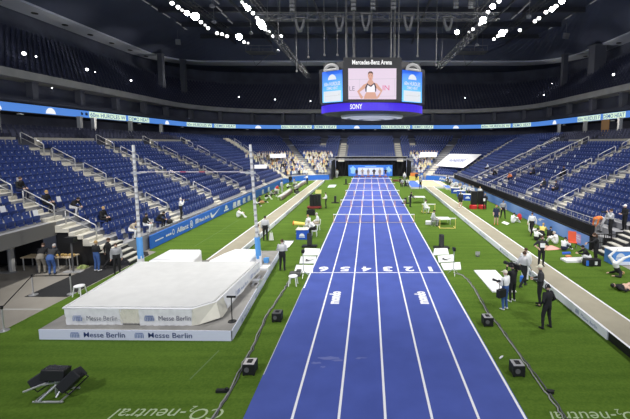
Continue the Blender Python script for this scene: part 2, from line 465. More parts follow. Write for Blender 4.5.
# ---- ledge, club rows, ribbon board, suites, upper tier, roof
RIB=(-38.5,34.2,93.0,17.0)
b=MB()
# concrete ledge with cap behind the top row, along the straight sides
for (x,s,y0,y1) in ((-27.62,-1,24,57.5),(27.02,1,24,52.0)):
    segs=[a for a in ((22,30,38.3,46.2,55.4) if s<0 else (24.2,32.6,39,48))]
    ys=[y0]+[q for a in segs if y0<a<y1 for q in (a-.9,a+.9)]+[y1]
    for ya,yb in zip(ys[0::2],ys[1::2]):
        b.bb(min(x,x+s*.18),max(x,x+s*.18),ya,yb,6.2,7.62)
struct(b.build('wall_ledge',mat('beige_ledge',(.56,.52,.42),.8)))
club=MB()
for i in range(5):
    t0,t1=i/7,(i+1)/7
    P0=tuple(lerp(a,c,t0) for a,c in zip(rowplan(15/16),off(RIB,-2.2))); P1=tuple(lerp(a,c,t1) for a,c in zip(rowplan(15/16),off(RIB,-2.2)))
    z=7.0+.27*i; A=plan(*P0,y0=5); B=plan(*P1,y0=5)
    strip(club,A,z,B,z); strip(club,A,z-.35,A,z,1)
    for p,n in path_points(tuple(lerp(a,c,.55) for a,c in zip(P0,P1)),.62,14,14,0):
        if i==0 and p.y<62: continue
        if aisle_hit(p,14): continue
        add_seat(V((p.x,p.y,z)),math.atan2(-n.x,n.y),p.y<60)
Pm=tuple(lerp(a,c,5/7) for a,c in zip(rowplan(15/16),off(RIB,-2.2)))
strip(club,plan(*Pm,y0=5),8.12,plan(*off(RIB,5),y0=5),8.12)
struct(club.build('floor_club_terrace',[M_dark,M_tier]))
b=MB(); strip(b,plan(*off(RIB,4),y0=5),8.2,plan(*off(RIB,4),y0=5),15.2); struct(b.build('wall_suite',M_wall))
# suite balcony slab carrying the ribbon board
b=MB(); A=plan(*off(RIB,.12),y0=5); B=plan(*off(RIB,4),y0=5); strip(b,A,10.45,B,10.45); strip(b,A,11.55,B,11.75); strip(b,A,10.45,A,11.55)
struct(b.build('floor_suite_balcony',M_dark))
b=MB(); A=plan(*off(RIB,.8),y0=5); B=plan(*off(RIB,1.4),y0=5)
for k in range(3):
    A=plan(*off(RIB,.8+.9*k),y0=5);B=plan(*off(RIB,1.6+.9*k),y0=5); strip(b,A,12.0+.3*k,B,12.0+.3*k); strip(b,A,11.7+.3*k,A,12.0+.3*k)
struct(b.build('floor_suite_terrace',M_tier))
# upper fascia and tier
UF=off(RIB,1.2)
b=MB(); A=plan(*UF,y0=5); A2=plan(*off(UF,.4),y0=5); strip(b,A,14.45,A,15.35); strip(b,A,15.35,A2,15.35); strip(b,A,14.45,plan(*off(UF,3.2),y0=5),14.45)
struct(b.build('wall_upper_fascia',M_fascia))
up=MB()
UT=(-51.5,48.5,107.0,17.0); UF4=off(UF,.4)
for i in range(16):
    P0=tuple(lerp(a,c,i/16) for a,c in zip(UF4,UT)); P1=tuple(lerp(a,c,(i+1)/16) for a,c in zip(UF4,UT))
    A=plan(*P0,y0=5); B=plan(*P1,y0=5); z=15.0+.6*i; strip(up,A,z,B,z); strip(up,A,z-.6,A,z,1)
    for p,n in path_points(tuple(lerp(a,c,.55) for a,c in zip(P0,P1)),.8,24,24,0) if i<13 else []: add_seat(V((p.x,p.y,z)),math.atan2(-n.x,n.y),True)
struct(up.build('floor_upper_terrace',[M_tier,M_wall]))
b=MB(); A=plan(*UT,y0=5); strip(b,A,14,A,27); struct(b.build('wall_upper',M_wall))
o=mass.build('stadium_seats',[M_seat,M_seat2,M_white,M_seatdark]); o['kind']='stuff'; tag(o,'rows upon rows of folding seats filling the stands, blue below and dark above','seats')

# soffit, sloping edge and ceiling
SO=(-47.0,44.6,90.5,9.0); CE=(-36.6,36.0,87.0,9.0)
b=MB(); A=plan(*SO,y0=-6); B=plan(*off(SO,4.2),y0=-6); strip(b,A,26,B,26); strip(b,A,26,A,26.35)
strip(b,B,26,plan(*off(SO,16),y0=-6),27.5,0) if False else None
struct(b.build('ceiling_soffit',M_soffit))
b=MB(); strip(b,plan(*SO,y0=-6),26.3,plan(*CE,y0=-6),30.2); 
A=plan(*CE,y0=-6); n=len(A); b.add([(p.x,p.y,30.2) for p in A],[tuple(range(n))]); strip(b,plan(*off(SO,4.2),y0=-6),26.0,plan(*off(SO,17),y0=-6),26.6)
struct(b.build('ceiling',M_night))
# recessed dark downlights in the soffit
for k,(y) in enumerate([46+5.5*j for j in range(8)]):
    for s,x in ((-1,-49.2),(1,46.9)):
        if s>0 and y<60: continue
        m=MB(); m.lathe([(.42,0),(.42,.10),(.30,.10)],(0,0,0),12)
        o=m.build('recessed_downlight',M_black); o.location=(x,y,25.9)
        tag(o,f"dark downlight in the grey soffit over the {'left' if s<0 else 'right'} upper tier, {ORD[k if s<0 else k-3]} from the near end",'downlight','unlit downlights in the soffit')
# columns
def column(x,y,z0,z1,w=.5,m=M_grey):
    b=MB(); b.bb(x-w/2,x+w/2,y-w/2,y+w/2,z0,z1); b.bb(x-w*.6,x+w*.6,y-w*.6,y+w*.6,z1-.18,z1); return struct(b.build('wall_column',m))
Mcol=mat('pale_column',(.42,.42,.40),.7); Mcold=mat('dark_column',(.16,.165,.19),.8)
for y in (34,36.9,47.5,49.9,57.5,66): column(-36.6,y,8.12,10.45,.42,Mcol)
for y in (40.5,43.2,50,58,66): column(32.6,y,8.12,10.45,.42,Mcol)
b=MB(); b.bb(33.2,33.3,53.3,55.0,8.12,10.45); struct(b.build('door_1',mat('wood_door',(.50,.27,.10),.6)))
for k in range(40):
    pass
pp=path_points(off(RIB,2.6),7.5,20,20,0)
for p,n in pp: column(p.x,p.y,11.7,14.5,.8,Mcold)
for x,y,w_ in ((-45.2,83,1.0),(-43.2,88.6,1.0),(41.9,83.5,1.0),(44.4,76.0,2.2)): column(x,y,18.0,26.2,w_,mat('upper_pier',(.14,.145,.17),.85))

# ribbon LED board with the running text
def curve_frame(pts):
    S=[0]
    for a,c in zip(pts,pts[1:]): S.append(S[-1]+(c-a).length)
    return S
RP=plan(*RIB,y0=8,ns=40,step=1.0); RS=curve_frame(RP)
def at_s(s):
    import bisect
    k=max(1,min(len(RS)-1,bisect.bisect_left(RS,s))); a,c=RP[k-1],RP[k]; L=RS[k]-RS[k-1]
    t=(c-a)/L if L else V((0,1,0)); return a+t*(s-RS[k-1]), V((t.y,-t.x,0))
def s_of_px(px, z=11.0):
    best=None
    for s in [j*.25 for j in range(int(RS[-1]/.25))]:
        q=project(at_s(s)[0]+V((0,0,z)))
        if q is None: continue
        e=abs(q[0]-px)
        if best is None or e<best[0]: best=(e,s)
    return best[1]
led=MB(); strip(led,RP,10.55,RP,11.45)
ribbon=led.build('screen',E_('ribbon_blue',(.085,.25,.72),.95))
rroot=thing('ribbon_board','long blue LED ribbon board with running white text around the bowl','display',(0,0,0)); ribbon.parent=rroot
hs=MB(); A=plan(*off(RIB,.02),y0=8,ns=40,step=1.0); strip(hs,A,10.45,A,11.55); strip(hs,RP,11.45,A,11.55); strip(hs,RP,10.55,A,10.45); hs.build('housing',M_black,rroot)
def bend(mb,vf,s0,zb,inset,sc=1.0,mi=0):
    vs,fs=vf; out=[]
    for v in vs:
        p,n=at_s(s0+v[0]*sc); p=p+n*inset; out.append((p.x,p.y,zb+v[1]))
    mb.add(out,fs,mi)
WORDS=['60m','HURDLES','W','DEMO','HEAT']
def ribbon_text(px0,px1,words):
    hl=MB(); lt=MB()
    s0,s1=s_of_px(px0),s_of_px(px1); full=' '.join(words); L=s1-s0
    tv=text_mb('60m HURDLES '+words[2]+' - DEMO HEAT',.80,.012,fit=L-.3)
    def wid(t): q=text_mb(t,.80,.012)[0]; return max(v[0] for v in q)-min(v[0] for v in q)
    full_=wid('60m HURDLES '+words[2]+' - DEMO HEAT'); e1=wid('60m HURDLES '+words[2])/full_; e2=1-wid('DEMO HEAT')/full_
    xs=[0.0,e1+.012,e2-.008,1.0]
    for k in range(0,4,2):
        n=8; a,c=s0+L*xs[k],s0+L*xs[k+1]
        vs=[];
        for j in range(n+1):
            for z in (10.60,11.40):
                p,nn=at_s(a+(c-a)*j/n); p=p+nn*.03; vs.append((p.x,p.y,z))
        hl.add(vs,[(2*j,2*j+2,2*j+3,2*j+1) for j in range(n)])
    # split long faces is not needed: letters are small against the curve
    bend(lt,tv,s0+.15,10.72,.06)
    hl.build('text_panel',E_('ribbon_panel',(.72,.90,.66),1.0),rroot); lt.build('lettering',E_('ribbon_letters',(.06,.22,.62),.6),rroot)
for (a,c,w) in [(89,149,'W'),(187,236,'W'),(281,336,'W'),(381,433,'W'),(481,531,'W'),(578,626,'F')]: ribbon_text(a,c,['60m','HURDLES',w,'DEMO','HEAT'])
for px in (-6,50,167,258,357,456,555): lg=MB(); bend(lg,dome_icon(.70),s_of_px(px),10.62,.05); lg.build('logo',E_('ribbon_logo',(.9,.93,.97),1.0),rroot)
for px,w in ((81,.35),(84.5,.45)): lg=MB(); bend(lg,flat_poly([(0,0),(w,0),(w,.28),(w*.6,.28),(w*.5,.42),(0,.3)]),s_of_px(px),10.85,.05); lg.build('black_emblem',M_black,rroot)
# small lamps hung under the ribbon
k=0
for px in (22,140,183,247,278,313,344,375,409,430,491,563,612):
    s=s_of_px(px); p,n=at_s(s); m=MB(); m.box((0,0,-.05),(.55,.30,.10)); m.box((0,0,.03),(.3,.2,.06)); m.tube([(-.2,0,0),(-.2,0,.10)],.02,6); m.tube([(.2,0,0),(.2,0,.10)],.02,6)
    o=m.build('sensor_box',mat('sensor_white',(.75,.75,.72),.6)); o.location=(p.x-n.x*.2,p.y-n.y*.2,10.36); o.rotation_euler=(0,0,math.atan2(-n.x,n.y))
    tag(o,f'small white box hanging under the ribbon board, {ORD[k]} from the left','fixture','white boxes under the ribbon board'); k+=1

def deck_z(x,y):
    """height of the lower stand under a point (0 in front of it)."""
    for i in range(NR,-1,-1):
        XL,XR,YF,R=rowplan(i/NT)
        # outside of the rounded outline?
        cx_=min(max(x,XL+R),XR-R); dy=y-(YF-R)
        if dy<=0: o=(x<XL or x>XR)
        elif XL+R<=x<=XR-R: o=y>YF
        else: o=math.hypot(x-cx_,dy)>R
        if o: return ROWZ(min(i,NR-1))
    return 0.0
def march(px,py,h):
    d=ray(px,py)
    for k in range(100,1100):
        p=EYE+d*(k*.1)
        if p.z<=deck_z(p.x,p.y)+h and deck_z(p.x,p.y)>0: return p
    return EYE+d*80

def nearest_seat(px,py):
    best=None
    for s_ in SEATS:
        q=project(s_[1]+V((0,0,.62)))
        if q is None: continue
        e=(q[0]-px)**2+(q[1]-py)**2
        if best is None or e<best[0]: best=(e,s_)
    return best[1]
def seat_paper(px,py,w,h):
    i_,p_,r_=nearest_seat(px,py); R=Matrix.Rotation(r_,3,'Z'); m=MB(); m.box((0,0,0),(w,.012,h),0,0,.16)
    o=m.build('paper_sheet',M_paper); o.location=p_+R@V((0,-.055,.66)); o.rotation_euler=(0,0,r_); return o
# ================================================================== scoreboard
YS=45.0
def S(px,py,y=YS): return AY(px,py,y)
a=S(348.2,68.4); c=S(396.2,99.2); cxs=(a.x+c.x)/2
SW=(c.x-a.x); SZ0,SZ1=c.z,a.z
root=thing('scoreboard','black hanging scoreboard cube with three lit screens above the hall centre','scoreboard',(cxs,YS,SZ0))
H=SZ1-SZ0; hw=SW/2+.60
# octagonal body behind the screens
A45=math.radians(33); SL=3.25
pxr=hw+SL*math.cos(A45); pyr=SL*math.sin(A45)
oct_=[(-hw,.12),(hw,.12),(pxr+.35,pyr+.5),(pxr+.35,pyr+5.5),(hw,2*pyr+6),(-hw,2*pyr+6),(-pxr-.35,pyr+5.5),(-pxr-.35,pyr+.5)]
m=MB(); m.prism(oct_,-.35,H+.25); m.prism([(x*.92,y*.92+.5) for x,y in oct_],H+.25,H+1.0)
m.build('body',mat('scoreboard_black',(.02,.02,.024),.5),root)
m=MB(); m.bb(-hw,hw,.02,.12,H+.0,H+1.25); m.bb(-hw,-SW/2,0,.12,-.2,H,0); m.bb(SW/2,hw,0,.12,-.2,H,0)
m.build('front_frame',mat('scoreboard_black',(.02,.02,.024),.5),root)
scr=MB(); scr.bb(-SW/2,SW/2,-.02,.1,0,H); so=scr.build('screen',E_('screen_pink',(.80,.66,.80),.95),root)
kx=SW/48.0   # metres per photo pixel on the screen
def P2(px,py): return ((px-348.2)*kx-SW/2, (99.2-py)*kx*H/(30.8*kx))
def poly_on(mb,pts,y,mi=0):
    q=[P2(*p) for p in pts]; mb.add([(x,y,z) for x,z in q],[tuple(range(len(q)))],mi)
pic=MB()
yb=-.024
poly_on(pic,[(348.4,88),(395.9,88),(395.9,88.3),(348.4,88.3)],yb,3) if False else None
for pts in ([(348.3,79.3),(396,78.4),(396,78.8),(348.3,79.7)],[(359.4,79),(359.7,79),(359.7,97),(359.4,97)],[(394.2,79),(394.5,79),(394.5,96),(394.2,96)],[(348.3,96.6),(396,95.9),(396,96.2),(348.3,96.9)]): poly_on(pic,pts,yb,3)
yb=-.03
# athlete on the screen: arms akimbo, white and black top
poly_on(pic,[(363.5,98.9),(364.5,95.5),(366.2,92.0),(375.0,92.0),(376.2,95.5),(377.6,98.9)],yb,0)        # midriff
poly_on(pic,[(366.6,83.2),(363.4,84.6),(357.0,91.4),(358.2,93.0),(364.2,88.6),(366.8,87.0)],yb,0)          # upper arm
poly_on(pic,[(357.0,91.0),(359.0,91.4),(363.0,97.0),(362.0,98.9),(360.5,98.5)],yb,0)
poly_on(pic,[(374.0,82.6),(376.8,83.4),(382.4,90.4),(381.4,92.4),(376.6,88.4),(374.0,87.0)],yb,0)
poly_on(pic,[(382.4,90.4),(381.0,91.0),(377.0,96.6),(377.4,98.4),(378.9,97.2)],yb,0)
poly_on(pic,[(368.6,80.0),(372.2,80.0),(374.2,83.2),(370.6,86.0),(366.6,83.2)],yb,0)                        # neck and chest
poly_on(pic,[(367.0,84.0),(369.0,84.4),(370.6,85.8),(372.4,84.2),(374.0,83.2),(375.2,88.0),(375.0,92.2),(366.2,92.2),(365.6,88.0)],yb-.004,1)
poly_on(pic,[(367.0,83.4),(368.0,83.2),(366.6,88.0),(366.4,92.0),(365.4,91.6),(365.0,87.4)],yb-.008,2)
poly_on(pic,[(373.4,82.8),(374.6,83.0),(376.2,87.0),(376.0,91.6),(375.0,92.0),(374.8,87.0)],yb-.008,2)
poly_on(pic,[(367.6,84.0),(369.6,84.8),(370.6,85.6),(371.8,84.6),(373.6,83.4),(373.8,84.4),(370.8,87.0),(367.6,85.0)],yb-.01,2)
poly_on(pic,[(368.2,73.0),(372.4,73.0),(373.0,76.4),(372.2,79.6),(370.4,81.2),(368.8,79.6),(367.8,76.4)],yb-.006,0)   # face
poly_on(pic,[(367.8,75.4),(368.0,72.6),(369.4,71.4),(371.6,71.4),(372.8,72.6),(373.0,75.4),(372.2,73.6),(370.4,73.0),(368.6,73.6)],yb-.01,4)
for x in (369.3,371.5): poly_on(pic,[(x-.4,75.6),(x+.4,75.6),(x+.4,76.0),(x-.4,76.0)],yb-.012,4)
poly_on(pic,[(369.6,78.7),(371.4,78.7),(371.0,79.2),(370.0,79.2)],yb-.012,5)
pic.build('athlete_picture',[E_('pic_skin',(.66,.36,.27),1),E_('pic_white',(.90,.86,.92),1),E_('pic_black',(.03,.02,.05),1),E_('pic_line',(.55,.50,.58),1),E_('pic_hair',(.10,.05,.04),1),E_('pic_lips',(.55,.12,.14),1)],so)
wr=MB()
x,z=P2(349.3,90.6); put(wr,text_mb('LE',.72*4.5*kx*1.9,.0,fit=5.2*kx),frame((x,-.03,z),(1,0,0),(0,0,1)),0)
x,z=P2(382.6,90.2); put(wr,text_mb('IN',.72*5.6*kx*1.75,.0,fit=6.6*kx),frame((x,-.03,z),(1,0,0),(0,0,1)),1)
x,z=P2(375.6,90.2); put(wr,text_mb('R',.72*5.6*kx*1.7,.0,fit=3.4*kx),frame((x,-.026,z),(1,0,0),(0,0,1)),1)
wr.build('screen_lettering',[E_('pic_grey',(.22,.18,.26),1),E_('pic_red',(.70,.08,.26),1)],so)
# name of the hall above the screen
nm=MB(); x,z=P2(352.2,64.4); put(nm,text_mb('Mercedes-Benz Arena',.72,.022,fit=39.5*kx,depth=.03),frame((x,-.01,z),(1,0,0),(0,0,1)))
nm.build('hall_name',E_('sign_white',(.9,.9,.9),1.1),root)
# angled side screens
g_blue=bpy.data.materials.new('side_screen'); g_blue.use_nodes=True
nt=g_blue.node_tree; bs=nt.nodes['Principled BSDF']; tc=nt.nodes.new('ShaderNodeTexCoord'); sx=nt.nodes.new('ShaderNodeSeparateXYZ'); rp=nt.nodes.new('ShaderNodeValToRGB')
rp.color_ramp.elements[0].color=(.30,.62,.85,1); rp.color_ramp.elements[1].color=(.03,.13,.62,1); rp.color_ramp.elements[0].position=.15; rp.color_ramp.elements[1].position=.95
nt.links.new(tc.outputs['Generated'],sx.inputs[0]); nt.links.new(sx.outputs['Z'],rp.inputs['Fac']); nt.links.new(rp.outputs['Color'],bs.inputs['Base Color']); nt.links.new(rp.outputs['Color'],bs.inputs['Emission Color']); bs.inputs['Emission Strength'].default_value=.8; rp.color_ramp.elements[0].color=(.10,.38,.74,1); rp.color_ramp.elements[1].color=(.02,.10,.56,1)
for s in (-1,1):
    x0=s*(hw-.02); d=V((s*math.cos(A45),math.sin(A45),0)); n=V((s*math.sin(A45),-math.cos(A45),0))
    o0=V((x0,.1,0)); zt_,zb_=H-.12,-.25
    a0=o0+d*.12; a1=o0+d*(SL-.1)
    q=MB(); q.add([a0+n*.06+V((0,0,zb_)),a1+n*.06+V((0,0,zb_)),a1+n*.06+V((0,0,zt_)),a0+n*.06+V((0,0,zt_)), a0-n*.05+V((0,0,zb_)),a1-n*.05+V((0,0,zb_)),a1-n*.05+V((0,0,zt_)),a0-n*.05+V((0,0,zt_))],
        [(0,1,2,3),(7,6,5,4),(0,4,5,1),(3,2,6,7),(0,3,7,4),(1,5,6,2)])
    sc=q.build('side_screen',g_blue,root)
    left=a1 if s<0 else a0; tx=(-d if s<0 else d); wd=(a1-a0).length; hh=zt_-zb_
    g=MB(); base=left+n*.075
    def T(u,v,k=0.0): return frame(base+tx*(u*wd)+V((0,0,zb_+v*hh))+n*k,tx,(0,0,1))
    put(g,dome_icon(.62),T(.5,.72))
    put(g,text_mb('60m HURDLES',.62,.02,'CENTER',fit=wd*.80),T(.5,.53)); put(g,text_mb('DEMO HEAT',.45,.02,'CENTER',fit=wd*.55),T(.5,.41))
    put(g,flat_poly([(-wd*.43,-hh*.20),(wd*.43,-hh*.20),(wd*.43,hh*.14),(-wd*.43,hh*.14)]),T(.5,.22))
    g.build('screen_lettering',E_('side_white',(.80,.84,.9),.9),sc)
    g=MB(); put(g,flat_poly([(0,0),(wd*.62,0),(wd*.62,.04),(0,.04)]),T(.16,.20,.01)); put(g,flat_poly([(0,0),(.12,0),(.12,.2),(0,.2)]),T(.82,.20,.01))
    g.build('screen_line',E_('side_grey',(.55,.58,.60),1.0),sc)
    # star ring standing on top, half hidden
    ctr=o0+d*(SL*.50)+n*.25+V((0,0,H-.12)); r=.98; rg=MB()
    pts=[ctr+tx*(r*math.cos(PI*k/16))+V((0,0,r*.72*math.sin(PI*k/16))) for k in range(17)]
    rg.tube(pts,.17,8); pts=[ctr+tx*(x*r)+V((0,0,.12)) for x in (-.95,.95)]; rg.tube(pts,.13,8)
    rg.build('star_ring',E_('ring_light',(.62,.62,.62),.55),root)
# purple LED ring below the screens
rc=V((0,7.2,0)); RR=7.35; th=[math.radians(180+48+ (84)*k/28) for k in range(29)]
zr0,zr1=-1.30,-.30
m=MB(); A=[rc+V((RR*math.cos(t),RR*math.sin(t),0)) for t in th]
thf=[2*PI*k/64 for k in range(65)]
A=[rc+V((6.85*math.cos(t),7.0*math.sin(t),0)) for t in thf]; strip(m,A,zr0,A,zr1)
ring=m.build('ring_screen',E_('ring_purple',(.07,.035,.78),1.0),root)
m=MB(); B=[rc+(p-rc)*.9 for p in A]; strip(m,A,zr1,B,zr1+.1); strip(m,A,zr0,B,zr0-.05); strip(m,B,zr0-.05,[rc+(p-rc)*.55 for p in A],zr0-.2); m.build('ring_housing',M_black,root)
m=MB(); tv=text_mb('SONY',.80,.02,fit=1.55)
vs=[]
for v in tv[0]:
    ang=-PI/2+(-2.75+v[0])/7.0; vs.append((rc.x+6.92*math.cos(ang),rc.y+7.07*math.sin(ang),zr0+.22+v[1]))
m.add(vs,tv[1]); m.build('ring_lettering',E_('sign_white',(.9,.9,.9),1.1),ring)
# shallow glowing lens and silver rim underneath
m=MB(); zc=zr0-.55
def ell(k,z): return [rc+V((4.3*k*math.cos(t),4.8*k*math.sin(t),z)) for t in thf]
for (k0,z0,k1,z1,mi) in [(1.0,zc+.35,.97,zc+.1,1),(.97,zc+.1,.80,zc-.0,0),(.80,zc-.0,.70,zc+.02,2),(.70,zc+.02,.42,zc-.12,0),(.42,zc-.12,.30,zc-.14,2),(.30,zc-.14,.02,zc-.24,0)]:
    strip(m,ell(k0,0),z0,ell(k1,0),z1,mi)
m.build('underside_disc',[E_('disc_silver',(.62,.66,.78),.62),mat('disc_rim',(.45,.48,.55),.4),mat('disc_dark',(.12,.13,.2),.5)],root)
SBX,SBY,SBZ=cxs,YS,SZ0

# ================================================================== rigging in the roof
def truss(name,p0,p1,w,label,bays,lean=False):
    p0,p1=V(p0),V(p1); m=MB(); d=(p1-p0); t=d.normalized(); sd=t.cross(V((0,0,1))).normalized(); u=sd.cross(t)
    cr=[sd*w/2+u*w/2,-sd*w/2+u*w/2,-sd*w/2-u*w/2,sd*w/2-u*w/2]
    root=thing(name,label,'truss',p0)
    for c_ in cr: m.tube([c_,d+c_],.045,6)
    m.build('chord',M_truss,root); m=MB()
    for k in range(bays):
        a_=d*(k/bays); b_=d*((k+1)/bays)
        for i in range(4):
            m.tube([a_+cr[i],b_+cr[(i+1)%4]],.024,5); m.tube([a_+cr[i],a_+cr[(i+1)%4]],.024,5)
    m.build('lattice',M_truss,root)
    m=MB()
    for k in (0.1,.5,.9): m.tube([d*k+u*w/2,V((p0.x+d.x*k,p0.y+d.y*k,30.1))-p0],.025,5)
    m.build('hoist_cable',M_greydk,root); return root
truss('lighting_truss',(-11.8,46,20),(-12.2,75,20),.65,'lattice truss running away to the left of the scoreboard','truss' and 16)
truss('lighting_truss',(11.9,42,20),(11.5,66,20),.65,'lattice truss running away to the right of the scoreboard',14)
truss('lighting_truss',(-13.5,45,21.6),(14.5,45,21.6),.7,'crosswise truss high above the scoreboard carrying the hanging speakers',20)
for s in (-1,1):
    sd='left' if s<0 else 'right'
    truss('lighting_truss',(s*17.9,44,28.6),(s*17.6,80,28.6),.7,f'inner {sd} roof truss with the brightest floodlights',18)
    truss('lighting_truss',(s*(28.4 if s<0 else 26.3),46,28.6),(s*(27.5 if s<0 else 26.0),76,28.6),.7,f'outer {sd} roof truss with floodlights beside the sloping roof edge',16)
# roof beams and cross braces
for k,y in enumerate((50,58,66,74,82)):
    m=MB(); m.bb(-36,36,y-.15,y+.15,29.2,29.9); m.bb(-36,36,y-.25,y+.25,29.1,29.25); struct(m.build('ceiling_beam',mat('beam_paint',(.07,.072,.085),.8)))
for k,x in enumerate((-30,-22,-9,0,9,22,30)):
    m=MB(); m.bb(x-.12,x+.12,30,86,28.9,29.3); struct(m.build('ceiling_beam',mat('beam_paint',(.07,.072,.085),.8)))
# floodlights
def flood_mesh():
    h=MB(); h.lathe([(.16,.35),(.30,.28),(.42,.0),(.44,-.08)],(0,0,0),12); h.box((0,0,.42),(.30,.30,.16))
    l=MB(); l.lathe([(.0,-.06),(.40,-.06),(.36,-.10)],(0,0,0),14)
    y=MB(); y.tube([(-.5,0,.0),(-.5,0,.62),(.5,0,.62),(.5,0,.0)],.035,6); y.tube([(0,0,.62),(0,0,.95)],.04,6)
    return h.mesh('housing',M_greydk,True), l.mesh('lamp_glass',E_('flood_glow',(1,.99,.97),7)), y.mesh('yoke',M_greydk), l.mesh('lamp_glass',E_('flood_dim',(1,.99,.97),1.6)), l.mesh('lamp_glass',E_('flood_hot',(1,.99,.97),60))
FH,FL,FY,FD,FX=flood_mesh()
lines=[('inner left',-18.0,[(242,2,0),(245,5,1),(248,8,2),(253,13,1),(257,18,1),(260,22,3),(262,25,3),(265,29,1),(269,32,1),(273,36,1),(281,36,1)]),
       ('outer left',-28.5,[(172,3,1),(178,7,1),(182,10,0),(187,13,2),(195,16,3),(201,22,1),(205,25,0),(208,28,1)]),
       ('far left',-26.5,[(217,33,1),(222,34,1),(227,36,1),(239,36.5,3),(244,42,1),(248,43,0)]),
       ('inner right',17.5,[(499,1,1),(493,6,2),(488,12,1),(483,20,3),(480,24,1),(473,29,1),(457,32,2),(469,32,0)]),
       ('outer right',26.3,[(562,1,2),(556,6,1),(552,9,2),(546,12,1),(539,18,1),(535,21,1),(520,30,1),(506,31,1),(502,33,3),(498,36,1),(494,39,1)])]
for nm_,xx,pts in lines:
    for j,(px,py,br) in enumerate(pts):
        zz=26.4; d=ray(px,py); t=(zz-EYE.z)/d.z; p=EYE+d*t
        o=thing('floodlight',f"{'very bright' if br==3 else 'bright' if br>=1 else 'dim'} floodlight in the {nm_} roof line, {ORD[j]} from the top",'floodlight',p,0,'roof floodlights')
        link_mesh('housing',FH,o); link_mesh('lamp_glass',{0:FD,1:FL,2:FX,3:FX}[br],o); link_mesh('yoke',FY,o)
        aim=V((p.x*.35,p.y*.55,0))-p; o.rotation_euler=(-aim).to_track_quat('Z','Y').to_euler()
        o.scale={0:(.6,)*3,1:(.72,)*3,2:(.95,)*3,3:(1.5,)*3}[br]
        link_mesh('hanger',MB().tube([(0,0,.9),(0,0,1.0)],.03,5).mesh('hanger',M_greydk),o)
# strip lights along the roof edge
SM=MB().box((0,0,0),(.13,2.3,.08)).mesh('tube_glass',E_('strip_glow',(.55,.56,.6),.28)); SB=MB().box((0,0,.10),(.30,2.5,.10)).mesh('casing',M_greydk)
for side,pts in (('left',[(145,1.5),(155.5,8.5),(166.5,15.5),(179.5,24),(184.5,28),(201.5,38),(210.5,44)]),('inner left',[(216,1.5),(219,9),(224,15),(230,21.5)]),('right',[(594,1.5),(578.5,10.5),(568.5,17),(551.5,27.5),(540.5,34.5),(533,38.5)]),('inner right',[(527,5),(521,11),(514,17)])):
    for j,(px,py) in enumerate(pts):
        zz=29.95 if 'inner' not in side else 29.6
        d=ray(px,py); p=EYE+d*((zz-.0-EYE.z)/d.z)
        if 'inner' in side: zz=28.6; p=EYE+d*((zz-EYE.z)/d.z)
        o=thing('strip_light',f'dim strip light in the dashed {side} row under the roof, {ORD[j]} from the top','strip light',p,0,'dashed strip lights under the roof'); link_mesh('tube_glass',SM,o); link_mesh('casing',SB,o)
# hanging speaker arrays on the cross truss
def line_array(px,py0,py1,label,y=44.1,spread=1):
    a=S(px,py0,y); c=S(px,py1,y); n=8; L=a.z-c.z
    root=thing('line_array_speaker',label,'speaker',(a.x,y,a.z),0,'line array speakers above the scoreboard')
    for s in (-1,1):
        for k in range(n):
            t=k/(n-1); x=s*(.42-.30*t*t); m=MB(); m.box((x,-.25*t*t,-L*t),(.22,.42,L/n*.86),0,0,-.5*t)
            m.build('speaker_cabinet',mat('array_grey',(.20,.20,.205),.6),root)
    m=MB(); m.box((0,0,.18),(1.2,.5,.08)); m.tube([(0,0,.2),(0,.6,.5)],.03,5); m.build('flying_frame',M_truss,root)
line_array(339.5,18.5,30.5,'curved double speaker array hanging left of the three above the scoreboard')
line_array(365.8,16,29.5,'curved double speaker array hanging in the middle of the three above the scoreboard')
line_array(408.2,17.5,29.5,'curved double speaker array hanging right of the three above the scoreboard')
line_array(300,20,31,'dark double speaker array under the left end of the crosswise truss')
line_array(448,19,30,'dark double speaker array under the right end of the crosswise truss')
def amp_rack(px,py0,py1,label,y=44.6):
    a=S(px,py0,y); c=S(px,py1,y); w=.55
    root=thing('moving_head_cluster',label,'stage light',(a.x,y,c.z),0,'stage light clusters over the crosswise truss'); L=a.z-c.z
    m=MB()
    for s in (-1,1): m.tube([(s*w/2,0,0),(s*w/2,0,L)],.035,6)
    m.build('ladder_rail',M_truss,root)
    for k in range(4):
        m=MB(); m.box((0,0,L*(k+.5)/4),(w*.9,.4,L/4*.55)); m.ball((0,-.22,L*(k+.5)/4),.10,8,5); m.build('lamp_head',mat('rig_grey',(.3,.3,.3),.5),root)
for px,a_,c_,l in ((292,2,12,'leftmost'),(353.5,1,11,'second from left'),(373,0,10.5,'third from left'),(393.5,0,10,'fourth from left'),(456,1,9,'fifth from left'),(471,0,9,'rightmost')):
    amp_rack(px,a_-6,c_,f'ladder of stage lights above the crosswise truss, {l}')
# hoist pipes and cables to the scoreboard
for k,(px,py1,w,y) in enumerate([(324.5,56,.05,46.5),(337.5,56,.03,47),(346.5,58,.12,47),(354,58,.16,49),(371.5,58,.10,48),(391,58,.10,47),(394.5,58,.14,49),(398.5,58,.08,48),(417.5,57,.07,46.5),(436,66,.05,50),(297,72,.05,52),(308.5,58,.03,48)]):
    c_=S(px,py1,y); m=MB(); m.tube([(0,0,0),(0,0,29.0-c_.z)],w,6); m.box((0,0,.1),(.25,.25,.22))
    o=m.build('hoist_pipe' if w>.06 else 'hoist_cable',M_truss); o.location=c_
    tag(o,f"{'grey vertical pipe' if w>.06 else 'thin vertical cable'} dropping from the roof to the scoreboard, {ORD[k]} of twelve in the order left cables then middle pipes" if False else f"{'grey vertical pipe' if w>.06 else 'thin vertical cable'} from the roof, {ORD[sorted([324.5,337.5,346.5,354,371.5,391,394.5,398.5,417.5,436,297,308.5]).index(px)]} from the left around the scoreboard",'pipe' if w>.06 else 'cable','pipes and cables around the scoreboard')
